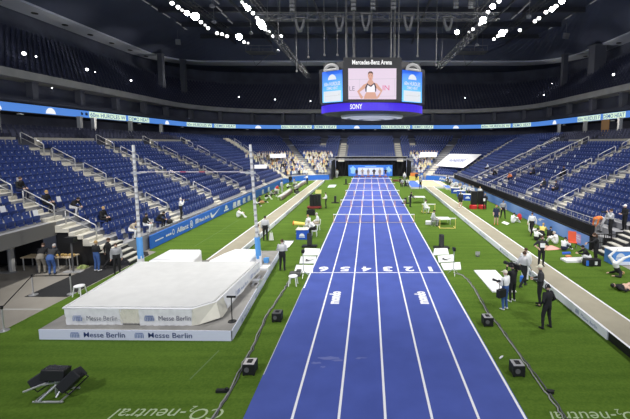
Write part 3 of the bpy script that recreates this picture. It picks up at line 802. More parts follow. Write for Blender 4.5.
# drop lamps hanging beside the inner left line, and the cameras under the roof
for k,(px,py) in enumerate([(214,22),(212,6),(278,51),(251,33),(268,33),(529,17),(477,45)]):
    p=EYE+ray(px,py)*((24.5-EYE.z)/ray(px,py).z); m=MB(); m.tube([(0,0,.2),(0,0,5.2)],.025,5); m.lathe([(.10,.25),(.32,.1),(.34,-.12),(.2,-.2)],(0,0,0),10)
    o=m.build('hanging_loudspeaker',mat('pale_rig',(.28,.28,.29),.5)); o.location=p; tag(o,f'small pale loudspeaker on a thin rod under the roof, {ORD[[212,214,251,268,278,477,529].index(px)]} from the left','speaker','small loudspeakers under the roof')
for k,(px,py,l) in enumerate([(178,42,'left'),(566,36,'right')]):
    p=EYE+ray(px,py)*((27.2-EYE.z)/ray(px,py).z); m=MB(); m.box((0,0,0),(.9,.7,1.0),.4,0,.3); m.tube([(0,0,.3),(0,0,3)],.04,5); m.box((0,.36,0),(.7,.06,.8),.4,1,.3)
    o=m.build('roof_projector',[mat('pale_rig',(.28,.28,.29),.5),M_greydk]); o.location=p; tag(o,f'grey box hanging under the sloping roof edge on the {l}','projector')
# catwalk steel behind the scoreboard at both sides
for s,l in ((-1,'left'),(1,'right')):
    root=thing('winch_platform',f'steel winch platform under the roof beyond the {l} floodlights','platform',(s*22.2-1.8*(s>0),78,25.2))
    m=MB(); m.box((0,0,0),(5.5,3,.15)); m.build('deck',M_truss,root); m=MB()
    for x in (-2.6,0,2.6):
        for y in (-1.4,1.4): m.tube([(x,y,0),(x,y,1.1)],.04,5)
    for y in (-1.4,1.4): m.tube([(-2.6,y,1.1),(2.6,y,1.1)],.04,5)
    m.build('railing',mat('pale_rig',(.28,.28,.29),.5),root); m=MB(); m.tube([(-2,0,0),(-1.2,0,-2.6),(2,0,0)],.06,5); m.tube([(2,0,0),(2,0,4.5)],.05,5); m.tube([(-2,0,0),(-2,0,4.5)],.05,5); m.build('brace',M_truss,root)
# little lamps in the dark tiers
for k,(px,py,z,r) in enumerate([(24,53.5,19.5,.22),(36,56.5,19.2,.10),(87,69.5,18.5,.20),(95,72,18.2,.08),(131,80.5,17.6,.16),(199.5,98.5,16.2,.14),(239,97,16.4,.16),(275,99.5,16.2,.16),(310.5,101,16.0,.14),(342.5,103,15.8,.10),(613.5,74.5,17.8,.18),(544,95,16.4,.13),(552,83.5,18.5,.08),(503,93,17.2,.12),(465,98,16.0,.12),(52,88,17.0,.08)]):
    d=ray(px,py); 
    # on the face of the upper tier: pick the distance of that tier
    best=None
    for j in range(300,1200):
        q=EYE+d*(j*.1)
        h=None
        for t_ in (0,): pass
        # signed offset outside the fascia plan
        X0,X1,Y1,R_=UF4; o_=max(X0-q.x,q.x-X1,q.y-Y1)
        if o_>0:
            tt=o_/12.6; zz_=15.2+9.6*tt
            if q.z<=zz_+.35 or o_>12: best=q; break
    if best is None: continue
    p=best-d.normalized()*3.0; m=MB(); m.ball((0,0,0),r,8,5); m.box((0,.1,-r),(r,.2,r*.5),0,1)
    o=m.build('aisle_lamp',[E_('aisle_glow',(.95,.97,1),6),M_dark]); o.location=p; tag(o,f'tiny white lamp glowing in the dark upper tier, {ORD[sorted([24,36,87,95,131,199.5,239,275,310.5,342.5,613.5,544,552,503,465,52]).index(px)]} from the left','lamp','tiny lamps in the upper tier')
# ================================================================== perimeter boards
TZ=.021
Mw=mat('board_letter_white',(.82,.84,.88),.5)
xL=-15.16
root=thing('perimeter_board','long blue advertising board in front of the left stand','advertising board',(0,0,0))
PB=[p for p in plan(-15.2,14.4,72.9,7.0,y0=24.85) if p.x<-7.7 and p.y<72.95]
y_start=24.85
m=MB(); Q=[p+V((-.10,.05,0)) for p in PB]
strip(m,PB,TZ,PB,.90); strip(m,PB,.90,Q,.90); strip(m,Q,.9,Q,TZ); a,c=PB[0],Q[0]; m.add([(a.x,a.y,TZ),(c.x,c.y,TZ),(c.x,c.y,.9),(a.x,a.y,.9)],[(0,1,2,3)])
m.build('panel',M_blue,root)
m=MB(); m.tube([V((p.x-.04,p.y,.93)) for p in PB],.03,5); m.build('top_rail',mat('rail_blue',(.08,.25,.75),.5),root)
BRD=root
def yl_(px,py): return AX(px,py,xL).y
def lt_(vf,y,z,nm_='logo'):
    m=MB(); put(m,vf,frame((xL+.01,y,z),(0,1,0),(0,0,1))); m.build(nm_,Mw,BRD)
y0=yl_(155,241); y1=yl_(163.5,237); lt_(flat_poly([(0,0),(y1-y0,0),(y1-y0,.08),(0,.08)]),y0,.42,'text_line')
y0=yl_(166,238); y1=yl_(171.5,234)
for k in range(3): lt_(flat_poly([(0,0),((y1-y0)*.28,0),((y1-y0)*.28,.14),(0,.14)]),y0+(y1-y0)*.34*k,.40)
y0=yl_(172.8,236); lt_(([(.16*math.cos(t*PI/8),.22*math.sin(t*PI/8),0) for t in range(16)]+[(.10*math.cos(t*PI/8),.15*math.sin(t*PI/8),0) for t in range(16)],[(i,(i+1)%16,16+(i+1)%16,16+i) for i in range(16)]),y0+.1,.52)
y0=yl_(177,236); y1=yl_(188.6,230); lt_(text_mb('Allianz',.55,.022,fit=y1-y0),y0,.30,'lettering')
y0=yl_(191.5,228); lt_(([(.26*math.cos(t*PI/10),.32*math.sin(t*PI/10),0) for t in range(20)]+[(.20*math.cos(t*PI/10),.25*math.sin(t*PI/10),0) for t in range(20)],[(i,(i+1)%20,20+(i+1)%20,20+i) for i in range(20)]),y0,.48)
for dx in (-.10,0,.10): lt_(flat_poly([(-.03,0),(.03,0),(.03,.36 if dx==0 else .26),(-.03,.36 if dx==0 else .26)]),y0+dx,.32)
y0=yl_(195.5,226); y1=yl_(209.5,219); lt_(bars_icon(.40),y0,.34); lt_(text_mb('Messe Berlin',.42,.02,fit=(y1-y0)-.75),y0+.75,.34,'lettering')
y0=yl_(210.5,218); y1=yl_(220.5,211); lt_(swoosh((y1-y0)*1.0),y0,.10) if False else lt_(flat_poly([((y1-y0)*u,w) for u,w in [(0,.62),(.02,.30),(.12,.10),(.26,.12),(1,.78),(.36,.38),(.22,.36),(.14,.46),(.10,.64)]]),y0,.06)
y0=yl_(224,210); lt_(dome_icon(.36),y0+.6,.44); lt_(flat_poly([(0,0),(1.3,0),(1.3,.16),(0,.16)]),y0-.05,.22)
for px in (232.5,237,242.5,247.5,262,268): 
    y0=yl_(px,204); lt_(flat_poly([(0,0),(1.0,0),(1.1,.45),(.2,.5)]),y0,.24); lt_(flat_poly([(.1,0),(1.2,0),(1.2,.12),(.1,.12)]),y0,.10)
# far corner boards
def far_board(px0,px1,x0,x1,y,label,txt,tx0,tx1):
    root=thing('perimeter_board',label,'advertising board',((x0+x1)/2,y,TZ)); w=x1-x0
    m=MB(); m.bb(-w/2,w/2,0,.12,0,.95); m.build('panel',M_blue,root)
    m=MB(); put(m,txt,frame((tx0-(x0+x1)/2,-.012,.30),(1,0,0),(0,0,1))); m.build('lettering',Mw,root)
    m=MB()
    for x in (-w/2+.2,w/2-.2): m.tube([(x,.2,0),(x,.2,1.0)],.03,5); m.tube([(x,.2,.9),(x,.8,0)],.03,5)
    m.build('support',M_greydk,root)
far_board(0,0,-13.9+.4,-9.6,71.0,'far blue board at the end of the pole vault runway, left of the pale post','x' and text_mb('Messe Berlin',.5,.02,fit=2.6),-12.6,0) if False else None

PR=[p for p in plan(-15.2,14.4,72.9,7.0,y0=24.85,ns=30) if p.x>7.7 and p.y>66.7]
root=thing('perimeter_board','curved blue advertising board behind the sand pit in the far right corner','advertising board',(0,0,0))
m=MB(); Q=[p+(p-V((7.4,65.9,0))).normalized()*.10 for p in PR]
strip(m,PR,TZ,PR,.92); strip(m,PR,.92,Q,.92); strip(m,Q,.92,Q,TZ); m.build('panel',M_blue,root)
vs,fs=text_mb('Allianz',.62,.025,fit=2.2); cR=V((7.4,65.9,0)); a0=math.acos(max(-1,min(1,(G(433.5,178).x-7.4)/6.95))); out=[]
for v in vs: th_=a0-v[0]/6.95; out.append((cR.x+6.96*math.cos(th_),cR.y+6.96*math.sin(th_),.28+v[1]))
m=MB(); m.add(out,fs); m.build('lettering',Mw,root)
# right LED perimeter board, seen from the inside it faces the runway
xR=14.38
root=thing('perimeter_board','long pale blue LED advertising board along the right stand','advertising board',(xR,0,TZ))
g=bpy.data.materials.new('led_board'); g.use_nodes=True; nt=g.node_tree; bs=nt.nodes['Principled BSDF']
tc=nt.nodes.new('ShaderNodeTexCoord'); n1=nt.nodes.new('ShaderNodeTexWave'); n1.inputs['Scale'].default_value=.28; n1.inputs['Distortion'].default_value=7; n1.inputs['Detail'].default_value=1; n1.inputs['Detail Scale'].default_value=.6
rp=nt.nodes.new('ShaderNodeValToRGB'); rp.color_ramp.elements[0].color=(.09,.19,.50,1); rp.color_ramp.elements[1].color=(.20,.31,.62,1)
nt.links.new(tc.outputs['Object'],n1.inputs['Vector']); nt.links.new(n1.outputs['Fac'],rp.inputs['Fac']); nt.links.new(rp.outputs['Color'],bs.inputs['Base Color']); nt.links.new(rp.outputs['Color'],bs.inputs['Emission Color']); bs.inputs['Emission Strength'].default_value=.22
m=MB(); m.bb(0,.14,24.75,66.5,0,.92); m.build('led_panel',g,root)
m=MB(); m.bb(.0,.16,24.6,66.6,.92,1.0); m.bb(0,.16,24.6,24.75,0,1.0); m.build('housing',M_black,root)
m=MB()
LEDM=[E_('led_white',(.75,.8,.9),.6),E_('led_pink',(.62,.40,.66),.6),E_('led_faint',(.18,.33,.72),.5)]
LRT=root
def rt_(vf,y,z,mi=0):
    m=MB(); put(m,vf,frame((-.012-.004*(mi==0),y,z),(0,-1,0),(0,0,1))); m.build(['text_line','pink_panel','lettering'][mi],LEDM[mi],LRT)
def yr_(px,py): return AX(px,py,xR).y
y0=yr_(569,232); y1=yr_(581,240)
rt_(flat_poly([(0,0),(y0-y1,0),(y0-y1,.62),(0,.62)]),y0,.14,1)
for k,w in ((0,.8),(1,.9),(2,.6)): rt_(flat_poly([(0,0),((y0-y1)*w,0),((y0-y1)*w,.07),(0,.07)]),y0-.1,.56-.16*k,0)
y0=yr_(540,222); rt_(flat_poly([(1.5*u,w) for u,w in [(0,.3),(.3,.5),(1,.52),(.5,.42),(.3,.2)]]),y0+.4,.2,0)
for px,py in ((499,203),(524,214)): rt_(text_mb('Messe Berlin',.3,.0,fit=2.0),yr_(px,py)+1,.35,2)
# black band and grey crowd rail above it
m=MB(); m.bb(14.62,14.80,24.9,66.3,TZ,1.62); o=m.build('stand_front_screen',M_drape); tag(o,'black cloth band along the front of the right stand, above the LED board','screen')
root=thing('crowd_rail','grey tubular crowd rail along the front of the right stand','railing',(15.25,0,ROWZ(0)))
m=MB(); 
for z in (.35,.75): m.tube([(0,25.4,z+.2),(0,66,z+.2)],.03,6)
m.build('rail',M_steel,root); m=MB()
for k in range(50): m.tube([(0,25.5+.8*k,0),(0,25.5+.8*k,.95)],.025,5)
m.build('post',M_steel,root)
root=thing('crowd_rail','low grey rail along the front of the left stand','railing',(-15.38,0,.9)); m=MB(); m.tube([(0,25,.2),(0,64,.2)],.03,6); m.build('rail',M_steel,root); m=MB()
for k in range(40): m.tube([(0,25+k,-.0),(0,25+k,.2)],.025,5)
m.build('post',M_steel,root)
# black gate at the near end of the right board
root=thing('barrier_gate','black metal gate beside the white steps on the right','gate',(14.5,24.05,0)); m=MB()
for x in (0,.45,.9,1.35,1.8): m.tube([(x,0,.02),(x,0,1.25)],.035,6)
for z in (.15,.7,1.25): m.tube([(0,0,z),(1.8,0,z)],.03,6)
for k in range(14): m.tube([(.12*k+.1,0,.15),(.12*k+.1,0,1.25)],.014,4)
m.build('bars',M_black,root)

# ================================================================== handrails on the aisles
HR=MB(); HR.tube([(0,0,0),(0,0,.92),(.06,0,1.0),(1.9,0,1.0+.95),(1.98,0,1.9),(1.98,0,1.0)],.035,8); HR.tube([(0,0,.55),(1.98,0,1.5)],.025,6); HRM=HR.mesh('rail_tube',M_steel,True)
nm=['nearest left aisle','second left aisle','third left aisle','fourth left aisle','fifth left aisle','left corner aisle','slanting aisle in the far left block','x','x','slanting aisle in the far right block','right corner aisle','fifth right aisle','fourth right aisle','third right aisle','second right aisle','nearest right aisle']
hp=None
for n,(a,c,r0,r1,hw) in enumerate(AIS[:16]):
    if nm[n]=='x' or n in (6,9,10): continue
    d=(c-a); L=d.length; ang=math.atan2(d.y,d.x); t=d.normalized(); sd=V((-t.y,t.x,0))
    if t.x<0: sd=-sd
    rows=[i for i in ((1,4,7,10,13) if n not in (0,) else (1,4,7,10,13)) if r0<=i<r1-1]
    for j,i in enumerate(rows):
        o=thing('aisle_handrail',f'silver sloping handrail on the {nm[n]}, {ORD[j]} from the bottom','handrail',(0,0,0),ang,'aisle handrails in the lower stands')
        p=a+d*((i+.5)/NT)-V((0,0,0)); o.location=(p.x,p.y,ROWZ(i)+.02); o.scale=(L/NT*2.2/1.98 if n not in (5,10) else L/NT*2.2/1.98,1,.88/.95)
        link_mesh('rail_tube',HRM,o)
# long rails along two right aisles
for (n,sg,l) in ((12,1,'far side of the fourth right aisle'),(11,-1,'near side of the fifth right aisle')):
    a,c,r0,r1,hw=AIS[n]; m=MB(); d=c-a; p0=a+V((0,sg*.5,ROWZ(0)+1)); p1=c+V((0,sg*.5,ROWZ(15)+1))
    root=thing('long_handrail',f'long silver handrail running the full height of the {l}','handrail',a+V((0,sg*.5,ROWZ(0)+.0)))
    o_=V(root.location); m.tube([p0-o_,p1-o_],.045,6); m.build('rail_tube',M_steel,root); m=MB()
    for k in range(7): q=p0.lerp(p1,k/6)-o_; m.tube([q,q-V((0,0,1.0))],.03,5)
    m.build('post',M_steel,root)

# ================================================================== far end: drape wall, backdrop
root=thing('drape_wall','black drape wall closing the far end behind the start','drape',(0,80.3,TZ)); m=MB()
n=70; vs=[]
for k in range(n+1):
    x=-7.55+15.1*k/n; y=.10*math.sin(k*1.9); vs+=[(x,y,0),(x,y,4.15)]
m.add(vs,[(2*k,2*k+2,2*k+3,2*k+1) for k in range(n)])
m.build('cloth',M_drape,root)
m=MB(); m.bb(-7.7,7.7,-.1,.15,4.15,4.28); m.build('top_beam',mat('beam_beige',(.42,.41,.38),.7),root)
for s in (-1,1):
    b=MB(); b.bb(min(s*7.62,s*7.8),max(s*7.62,s*7.8),73.2,80.2,TZ,3.6); struct(b.build('wall_stand_end',M_drape))
root=thing('start_backdrop','blue start backdrop with a white panel behind the sprinters','backdrop',(-.1,79.55,TZ)); 
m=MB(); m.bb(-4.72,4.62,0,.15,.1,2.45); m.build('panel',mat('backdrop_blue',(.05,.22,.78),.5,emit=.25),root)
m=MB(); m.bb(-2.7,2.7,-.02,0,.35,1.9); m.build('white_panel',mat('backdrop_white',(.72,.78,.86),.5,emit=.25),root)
m=MB(); rnd=random.Random(5)
for s in (-1,1):
    for k in range(7):
        a_=rnd.uniform(0,6.28); x=s*3.8; z=1.3; pts=[(x+rnd.uniform(.2,.8)*math.cos(a_+j*1.2),z+rnd.uniform(.2,1.0)*math.sin(a_+j*1.2)) for j in range(4)]
        m.add([(p[0],-.012-.001*k,max(.15,min(2.4,p[1]))) for p in pts],[(0,1,2,3)])
m.bb(-1.2,1.2,-.016,0,2.08,2.24)
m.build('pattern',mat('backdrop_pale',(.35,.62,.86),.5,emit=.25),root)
m=MB()
for x in (-4.5,0,4.4): m.tube([(x,.25,0),(x,.25,2.4)],.04,6); m.tube([(x,.25,2),(x,.38,0)],.03,5)
m.build('support',M_greydk,root)

# ================================================================== hurdles
def hurdle_parts():
    a=MB(); a.box((0,0,.765),(1.2,.03,.075)); b_=MB(); b_.box((-.30,-.016,.765),(.26,.006,.075)); b_.box((.30,-.016,.765),(.26,.006,.075))
    u=MB(); u.tube([(0,0,0),(0,0,.73)],.022,6); f=MB(); f.tube([(0,0,.03),(0,.68,.03)],.024,6); r=MB(); r.tube([(-.56,0,.03),(.56,0,.03)],.022,6)
    return a.mesh('crossbar',mat('hurdle_white',(.86,.86,.84),.5)),u.mesh('upright',M_hurdle),f.mesh('foot',M_hurdle),r.mesh('base_rail',mat('hurdle_rail',(.48,.42,.38),.5))
HA,HU,HF,HRr=hurdle_parts()
hproto=None
def hurdle(loc,rz,label,group=None):
    global hproto
    if hproto is None:
        hproto=thing('hurdle',label,'hurdle',loc,rz,group); o=hproto
        link_mesh('crossbar',HA,o); link_mesh('base_rail',HRr,o)
        for s in (-1,1): u=link_mesh('upright',HU,o); u.location=(s*.56,0,0); f=link_mesh('foot',HF,o); f.location=(s*.56,0,0)
    else:
        o=copy_tree(hproto); o.location=loc; o.rotation_euler=(0,0,rz); o['label']=label
        if group: o['group']=group
        elif 'group' in o: del o['group']
    return o
rown=['nearest the finish line','second from the finish line','in the middle of the five','second from the start','nearest the start']
for k in range(5):
    for l in range(6):
        hurdle((3.66-1.22*(l+.5),YFIN+13+8.5*k,.034),0,f'hurdle in lane {["one","two","three","four","five","six"][l]} of the row {rown[k]}','hurdles on the blue track')
# start blocks
for l in range(6):
    x=3.66-1.22*(l+.5); root=thing('starting_block',f'orange starting block in lane {["one","two","three","four","five","six"][l]} by the far backdrop','starting block',(x,78.2,.034),0,'starting blocks')
    m=MB(); m.bb(-.05,.05,-.45,.45,0,.05); m.build('rail',M_greydk,root)
    for s in (-1,1): m=MB(); m.box((s*.16,.12*s,.14),(.18,.10,.26),0,0,.5); m.build('pedal',M_orange,root)

# ================================================================== runways
def runway(name,x0,x1,y0,y1,label,side):
    root=thing(name,label,'runway',((x0+x1)/2,y0,TZ)); w=(x1-x0)/2; L=y1-y0
    m=MB(); m.bb(-w,w,0,L,0,.33); m.build('bed',M_black,root)
    m=MB(); m.bb(-w,w,0,L,.33,.345); m.build('surface',M_beige,root)
    m=MB(); 
    for s in (-1,1): m.bb(s*w-.045,s*w+.045,0,L,.345,.352)
    m.build('edge_line',M_line,root); return root,w,L
rA,wA,LA=runway('pole_vault_runway',-9.93,-8.66,21.4,68.4,'raised beige pole vault runway with white side boards on the left','R')
rB,wB,LB_=runway('long_jump_runway',8.32,9.62,6.0,58.6,'raised beige long jump runway with white side boards on the right','L')
def side_board(root,x,n,y0,y1,texts):
    m=MB(); m.bb(min(x,x+.05*n),max(x,x+.05*n),y0,y1,0,.34); o=m.build('side_board',mat('board_white',(.80,.82,.88),.45),root)
    dirx=(0,1,0) if n>0 else (0,-1,0)
    for y,k in texts:
        m=MB(); M=frame((x+.056*n,y,.09),dirx,(0,0,1)); put(m,bars_icon(.17),M); put(m,text_mb('Messe Berlin',.20,.0,fit=1.1),M@Matrix.Translation((.42,0,0)))
        m.build('lettering',mat('board_print',(.16,.22,.42),.5),o)
side_board(rA,wA,1,.1,LA,[(2+4.4*k,0) for k in range(10)])
side_board(rB,-wB,-1,7.1,LB_,[(9.2+4.6*k,0) for k in range(10)])
m=MB(); m.box((.0,-.05,.3),(.9,.35,.22)); o=m.build('take_off_marker',M_black); o.location=(-9.0,68.9,TZ-.19) ; tag(o,'small black box at the far end of the pole vault runway','box')
# sand pit with blue mats
root=thing('sand_pit','long jump sand pit with pale sand in a white frame','sand pit',(9.7,63.5,TZ)); 
m=MB(); m.bb(-1.5,1.5,-4.6,4.5,0,.30); m.build('sand_bed',M_sand,root)
m=MB(); m.bb(-1.62,-1.5,-4.7,4.6,0,.36); m.bb(1.5,1.62,-4.7,4.6,0,.36); m.bb(-1.62,1.62,4.5,4.62,0,.36); m.bb(-1.62,1.62,-4.72,-4.6,0,.33); m.build('frame',M_white,root)
def flat_mat(x0,x1,y0,y1,label,top):
    root=thing('foam_mat',label,'mat',((x0+x1)/2,(y0+y1)/2,TZ)); a,c=(x1-x0)/2,(y1-y0)/2
    m=MB(); m.bb(-a,a,-c,c,0,.28); m.build('edge_band',M_white,root); m=MB(); m.bb(-a+.08,a-.08,-c+.08,c-.08,.28,.30); m.build('top_cover',top,root)
flat_mat(6.1,7.95,58.2,68,'blue mat left of the sand pit',M_matblue); flat_mat(11.4,12.4,57.0,60.5,'small blue mat at the right front corner of the sand pit',M_matblue)
flat_mat(11.5,12.3,60.8,67.8,'pale pink mat strip along the right side of the sand pit',mat('mat_pinkish',(.62,.42,.30),.7)); 

# ================================================================== pole vault landing area
PZ=.38
root=thing('vault_platform','low grey platform with white printed skirt under the pole vault mats','platform',(0,0,TZ))
foot=[(-12.52,13.16),(-5.44,13.05),(-6.12,23.2),(-8.5,23.2),(-8.5,21.32),(-12.8,21.32)]
m=MB(); m.prism(foot,0,PZ-.02); m.build('deck_frame',M_grey,root)
m=MB(); m.prism(foot,PZ-.02,PZ); m.build('deck_top',mat('deck_wood',(.27,.26,.24),.7,noise=.15,nscale=1.5),root)
m=MB(); 
def skirt(a,c,o=.03):
    a=V((*a,0));c=V((*c,0)); t=(c-a).normalized(); nr=V((t.y,-t.x,0))*o; m.add([a+nr,c+nr,c+nr+V((0,0,PZ)),a+nr+V((0,0,PZ)),a,c,c+V((0,0,PZ)),a+V((0,0,PZ))],[(0,1,2,3),(3,2,6,7)])
skirt(foot[0],foot[1]); skirt(foot[1],foot[2]); sk=m.build('skirt',mat('skirt_white',(.66,.68,.80),.5),root)
SKL=[M_navy,mat('print_blue',(.16,.22,.42),.5)]
fd=V((7.1,-.13,0)).normalized()
for px0,px1 in ((70.2,126),(135.2,193.5)):
    m=MB(); a=AY(px0,336,13.1);c=AY(px1,336,13.1); M=frame((a.x,13.16-.0155*(a.x+12.52)-.035,.085),fd,(0,0,1)); put(m,bars_icon(.21),M,1); put(m,text_mb('Messe Berlin',.28,.006,fit=(c.x-a.x)-.52),M@Matrix.Translation((.50,.02,0))); m.build('lettering',SKL,sk)
sdv=V((-.6,10.08,0)).normalized()
for k in range(4):
    m=MB(); o_=V((-5.44,13.05,0))+sdv*(1.2+2.3*k)+V((.035,0,.07)); M=frame(o_,sdv,(0,0,1)); put(m,bars_icon(.15),M,1); put(m,text_mb('Messe Berlin',.18,.0,fit=1.1),M@Matrix.Translation((.4,0,0)),1); m.build('lettering',SKL,sk)
Z0=TZ+PZ+.004; MT=.69
root=thing('vault_landing_mat','large white covered pole vault landing mat with printed front','mat',(-9,16.6,Z0))
o_=V((-9,16.6,0))
def lp(pts): return [(x-o_.x,y-o_.y) for x,y in pts]
basep=[(-11.80,13.56),(-7.0,13.50),(-6.22,13.95),(-6.22,19.0),(-12.3,19.0)]
topp=[(-11.88,13.50),(-6.98,13.42),(-6.36,14.02),(-6.12,19.0),(-12.4,19.0)]
m=MB(); m.prism(lp(basep),0,MT-.06,0,lp(topp)); m.build('cover',M_sheet,root,bevel=.05)
m=MB(); m.prism(lp([(-11.8,13.62),(-7.02,13.55),(-6.46,14.1),(-6.22,18.9),(-12.3,18.9)]),MT-.06,MT); m.build('mesh_top',M_mattop,root,bevel=.03)
m=MB(); m.tube([V((x,y,MT-.05)) for x,y in lp([(-12.38,18.9),(-11.88,13.52),(-6.98,13.44),(-6.37,14.03),(-6.13,18.9)])],.04,8); m.build('piping',M_white,root,smooth=True)
def sheet_front(x0,x1,y,z0,z1,wr,mi_m,name,seed,parent):
    rnd=random.Random(seed); nx,nz=22,7; vs=[];fs=[]
    for j in range(nz+1):
        for i in range(nx+1):
            u=i/nx;v=j/nz; vs.append((lerp(x0,x1,u)-o_.x+.0, y-o_.y+.075*v*0 -.035*abs(math.sin(i*1.1+j*.7+seed))*wr-rnd.random()*.018*wr - .05*v, lerp(z0,z1,v)))
    for j in range(nz):
        for i in range(nx): k=j*(nx+1)+i; fs.append((k,k+1,k+nx+2,k+nx+1))
    q=MB(); q.add(vs,fs); return q.build(name,mi_m,parent,smooth=True)
s1=sheet_front(-11.78,-9.66,13.52,.0,MT-.05,1,M_sheet,'front_sheet',1,root); s2=sheet_front(-8.98,-7.0,13.46,.0,MT-.05,1,M_sheet,'front_sheet',4,root)
s3=sheet_front(-9.72,-8.92,13.51,.06,MT-.06,1.2,M_cover_cream,'inner_cover',7,root); s3['label']='cream inner cover showing between the two printed sheets'
for sh,px0,px1,pyb in ((s1,73.2,118.5,319.5),(s2,145,192,320)):
    m=MB(); a=AY(px0,pyb,13.4); c=AY(px1,pyb,13.4); M=frame((a.x-o_.x,13.375-o_.y,.20),(1,0,0),(0,0,1)); put(m,bars_icon(.22),M,1); put(m,text_mb('Messe Berlin',.26,.0,fit=(c.x-a.x)-.55),M@Matrix.Translation((.52,.02,0)))
    m.build('lettering',[mat('faded_print',(.13,.13,.18),.6),mat('print_blue',(.16,.22,.42),.5)],sh)
# folded cream corner and hanging side sheet
m=MB(); m.add([V(p)-V((o_.x,o_.y,0)) for p in [(-7.04,13.40,0),(-6.8,13.42,.03),(-6.15,13.85,.10),(-6.15,14.1,.02),(-6.14,14.6,.08),(-6.26,14.5,MT-.03),(-6.33,14.0,MT-.03),(-6.98,13.38,MT-.03)]],[(0,1,7),(1,2,6,7),(2,3,4,5,6)]); m.build('folded_corner',M_cover_cream,root)
m=MB(); n=12; vs=[]
for k in range(n+1):
    y=lerp(14.5,18.95,k/n); vs+=[(-6.10+.02*math.sin(k*1.7)-o_.x,y-o_.y,.20+.05*math.sin(k)),(-6.29+.18*k/n-o_.x,y-o_.y,MT-.02)]
m.add(vs,[(2*k,2*k+2,2*k+3,2*k+1) for k in range(n)]); ss=m.build('side_sheet',M_sheet,root)
for y in (15.5,17.3):
    m=MB(); M=frame((-6.05-o_.x,y-o_.y,.33),(0,1,0),(0,0,1)); put(m,bars_icon(.2),M,1); put(m,text_mb('Messe Berlin',.22,.0,fit=1.0),M@Matrix.Translation((.42,0,0)),1); m.build('lettering',SKL,ss)
def wing(poly,label):
    c=V((sum(p[0] for p in poly)/len(poly),sum(p[1] for p in poly)/len(poly),0)); root=thing('vault_front_mat',label,'mat',(c.x,c.y,Z0))
    q=[(p[0]-c.x,p[1]-c.y) for p in poly]; m=MB(); m.prism(q,0,.66,0,[(x*.97,y*.97) for x,y in q]); m.build('cover',M_sheet,root,bevel=.07); m=MB(); m.prism([(x*.9,y*.9) for x,y in q],.66,.675); m.build('top_cover',M_white,root)
wing([(-12.0,19.06),(-9.55,19.06),(-9.75,20.4),(-10.1,21.2),(-12.0,21.2)],'left white front mat of the pole vault pit, left of the runway')
wing([(-8.85,19.06),(-6.62,19.06),(-6.62,21.3),(-8.2,21.3),(-8.55,20.4)],'right white front mat of the pole vault pit, right of the runway')
# uprights
def upright(base,top,label,arm,label_pad):
    root=thing('vault_standard',label,'pole vault standard',base); base=V(base); top=V(top); d=top-base
    m=MB(); m.bb(-.5 if arm>0 else -.2,.2 if arm>0 else .5,-.25,.35,0,.12); m.bb(-.12,.12,-.12,.12,.12,.75); m.build('base',M_white,root)
    m=MB(); m.tube([d*0+V((0,0,.12)),d],[.085,.07],8); m.build('mast',mat('mast_white',(.66,.66,.64),.5),root)
    m=MB()
    for k in range(18):
        q=d*((k+3.5)/22); m.tube([q,q+d*.016],.09,8)
    m.build('scale_mark',mat('mast_grey',(.36,.36,.36),.5),root)
    m=MB(); m.tube([d*.09,d*.09+d.normalized()*1.15],.15,10); m.build('foam_pad',mat('pad_blue',(.10,.33,.72),.6),root)
    q=d*((5.62-base.z)/d.z); m=MB(); m.box(q+V((arm*.1,0,0)),(.5,.16,.10)); m.tube([q+V((arm*.25,0,0)),q+V((arm*.62,0,.02))],.03,6); m.build('bar_holder',M_alu,root)
    return base+q
q1=upright((-12.75,19.75,Z0),tuple(AY(133.2,145,19.75)),'left pole vault standard rising from behind the big mat',1,'')
q2=upright((-6.36,19.75,Z0),tuple(AY(250.2,144.5,19.75)),'right pole vault standard with a blue pad beside the mat',-1,'')
root=thing('vault_crossbar','thin pinkish white crossbar across the two pole vault standards','crossbar',((q1.x+q2.x)/2,19.62,5.68)); w=(q2.x-q1.x)/2-.30
m=MB(); m.tube([(-w,0,0),(w,0,0)],.014,8); m.build('bar',mat('bar_white',(.75,.66,.66),.5),root); m=MB(); 
for x in (-.5,.5): m.tube([(x-.15,0,0),(x+.15,0,0)],.016,8)
m.build('red_band',M_red,root)
m=MB(); m.box((0,0,.12),(.22,.3,.24)); m.box((0,-.16,.2),(.26,.04,.2)); o=m.build('pad_box',mat('pad_blue',(.10,.33,.72),.6)); o.location=(-6.28,20.9,Z0); tag(o,'small blue padded box beside the right front mat','box')
m=MB(); m.tube([(0,0,0),(.0,1.3,0)],.05,6); m.tube([(.25,-.2,0),(.25,1.0,0)],.05,6); m.box((.1,.4,.1),(.35,.25,.12)); o=m.build('floor_rail',M_alu); o.location=(-6.15,17.6,Z0+.05) if False else (-5.98,17.2,Z0+.05); tag(o,'pair of metal floor rails lying on the grey platform','rail')
# thin measuring pole standing at the platform corner
root=thing('marker_pole','thin black pole with a small crossbar at the front right platform corner','pole',(-5.66,13.75,Z0)); m=MB(); m.tube([(0,0,.02),(0,0,.95)],.02,6); m.build('pole',M_black,root); m=MB(); m.box((0,0,.98),(.34,.06,.06)); m.build('head_bar',M_black,root); m=MB(); m.lathe([(.16,0),(.15,.02)],(0,0,0),12); m.build('base',M_black,root)

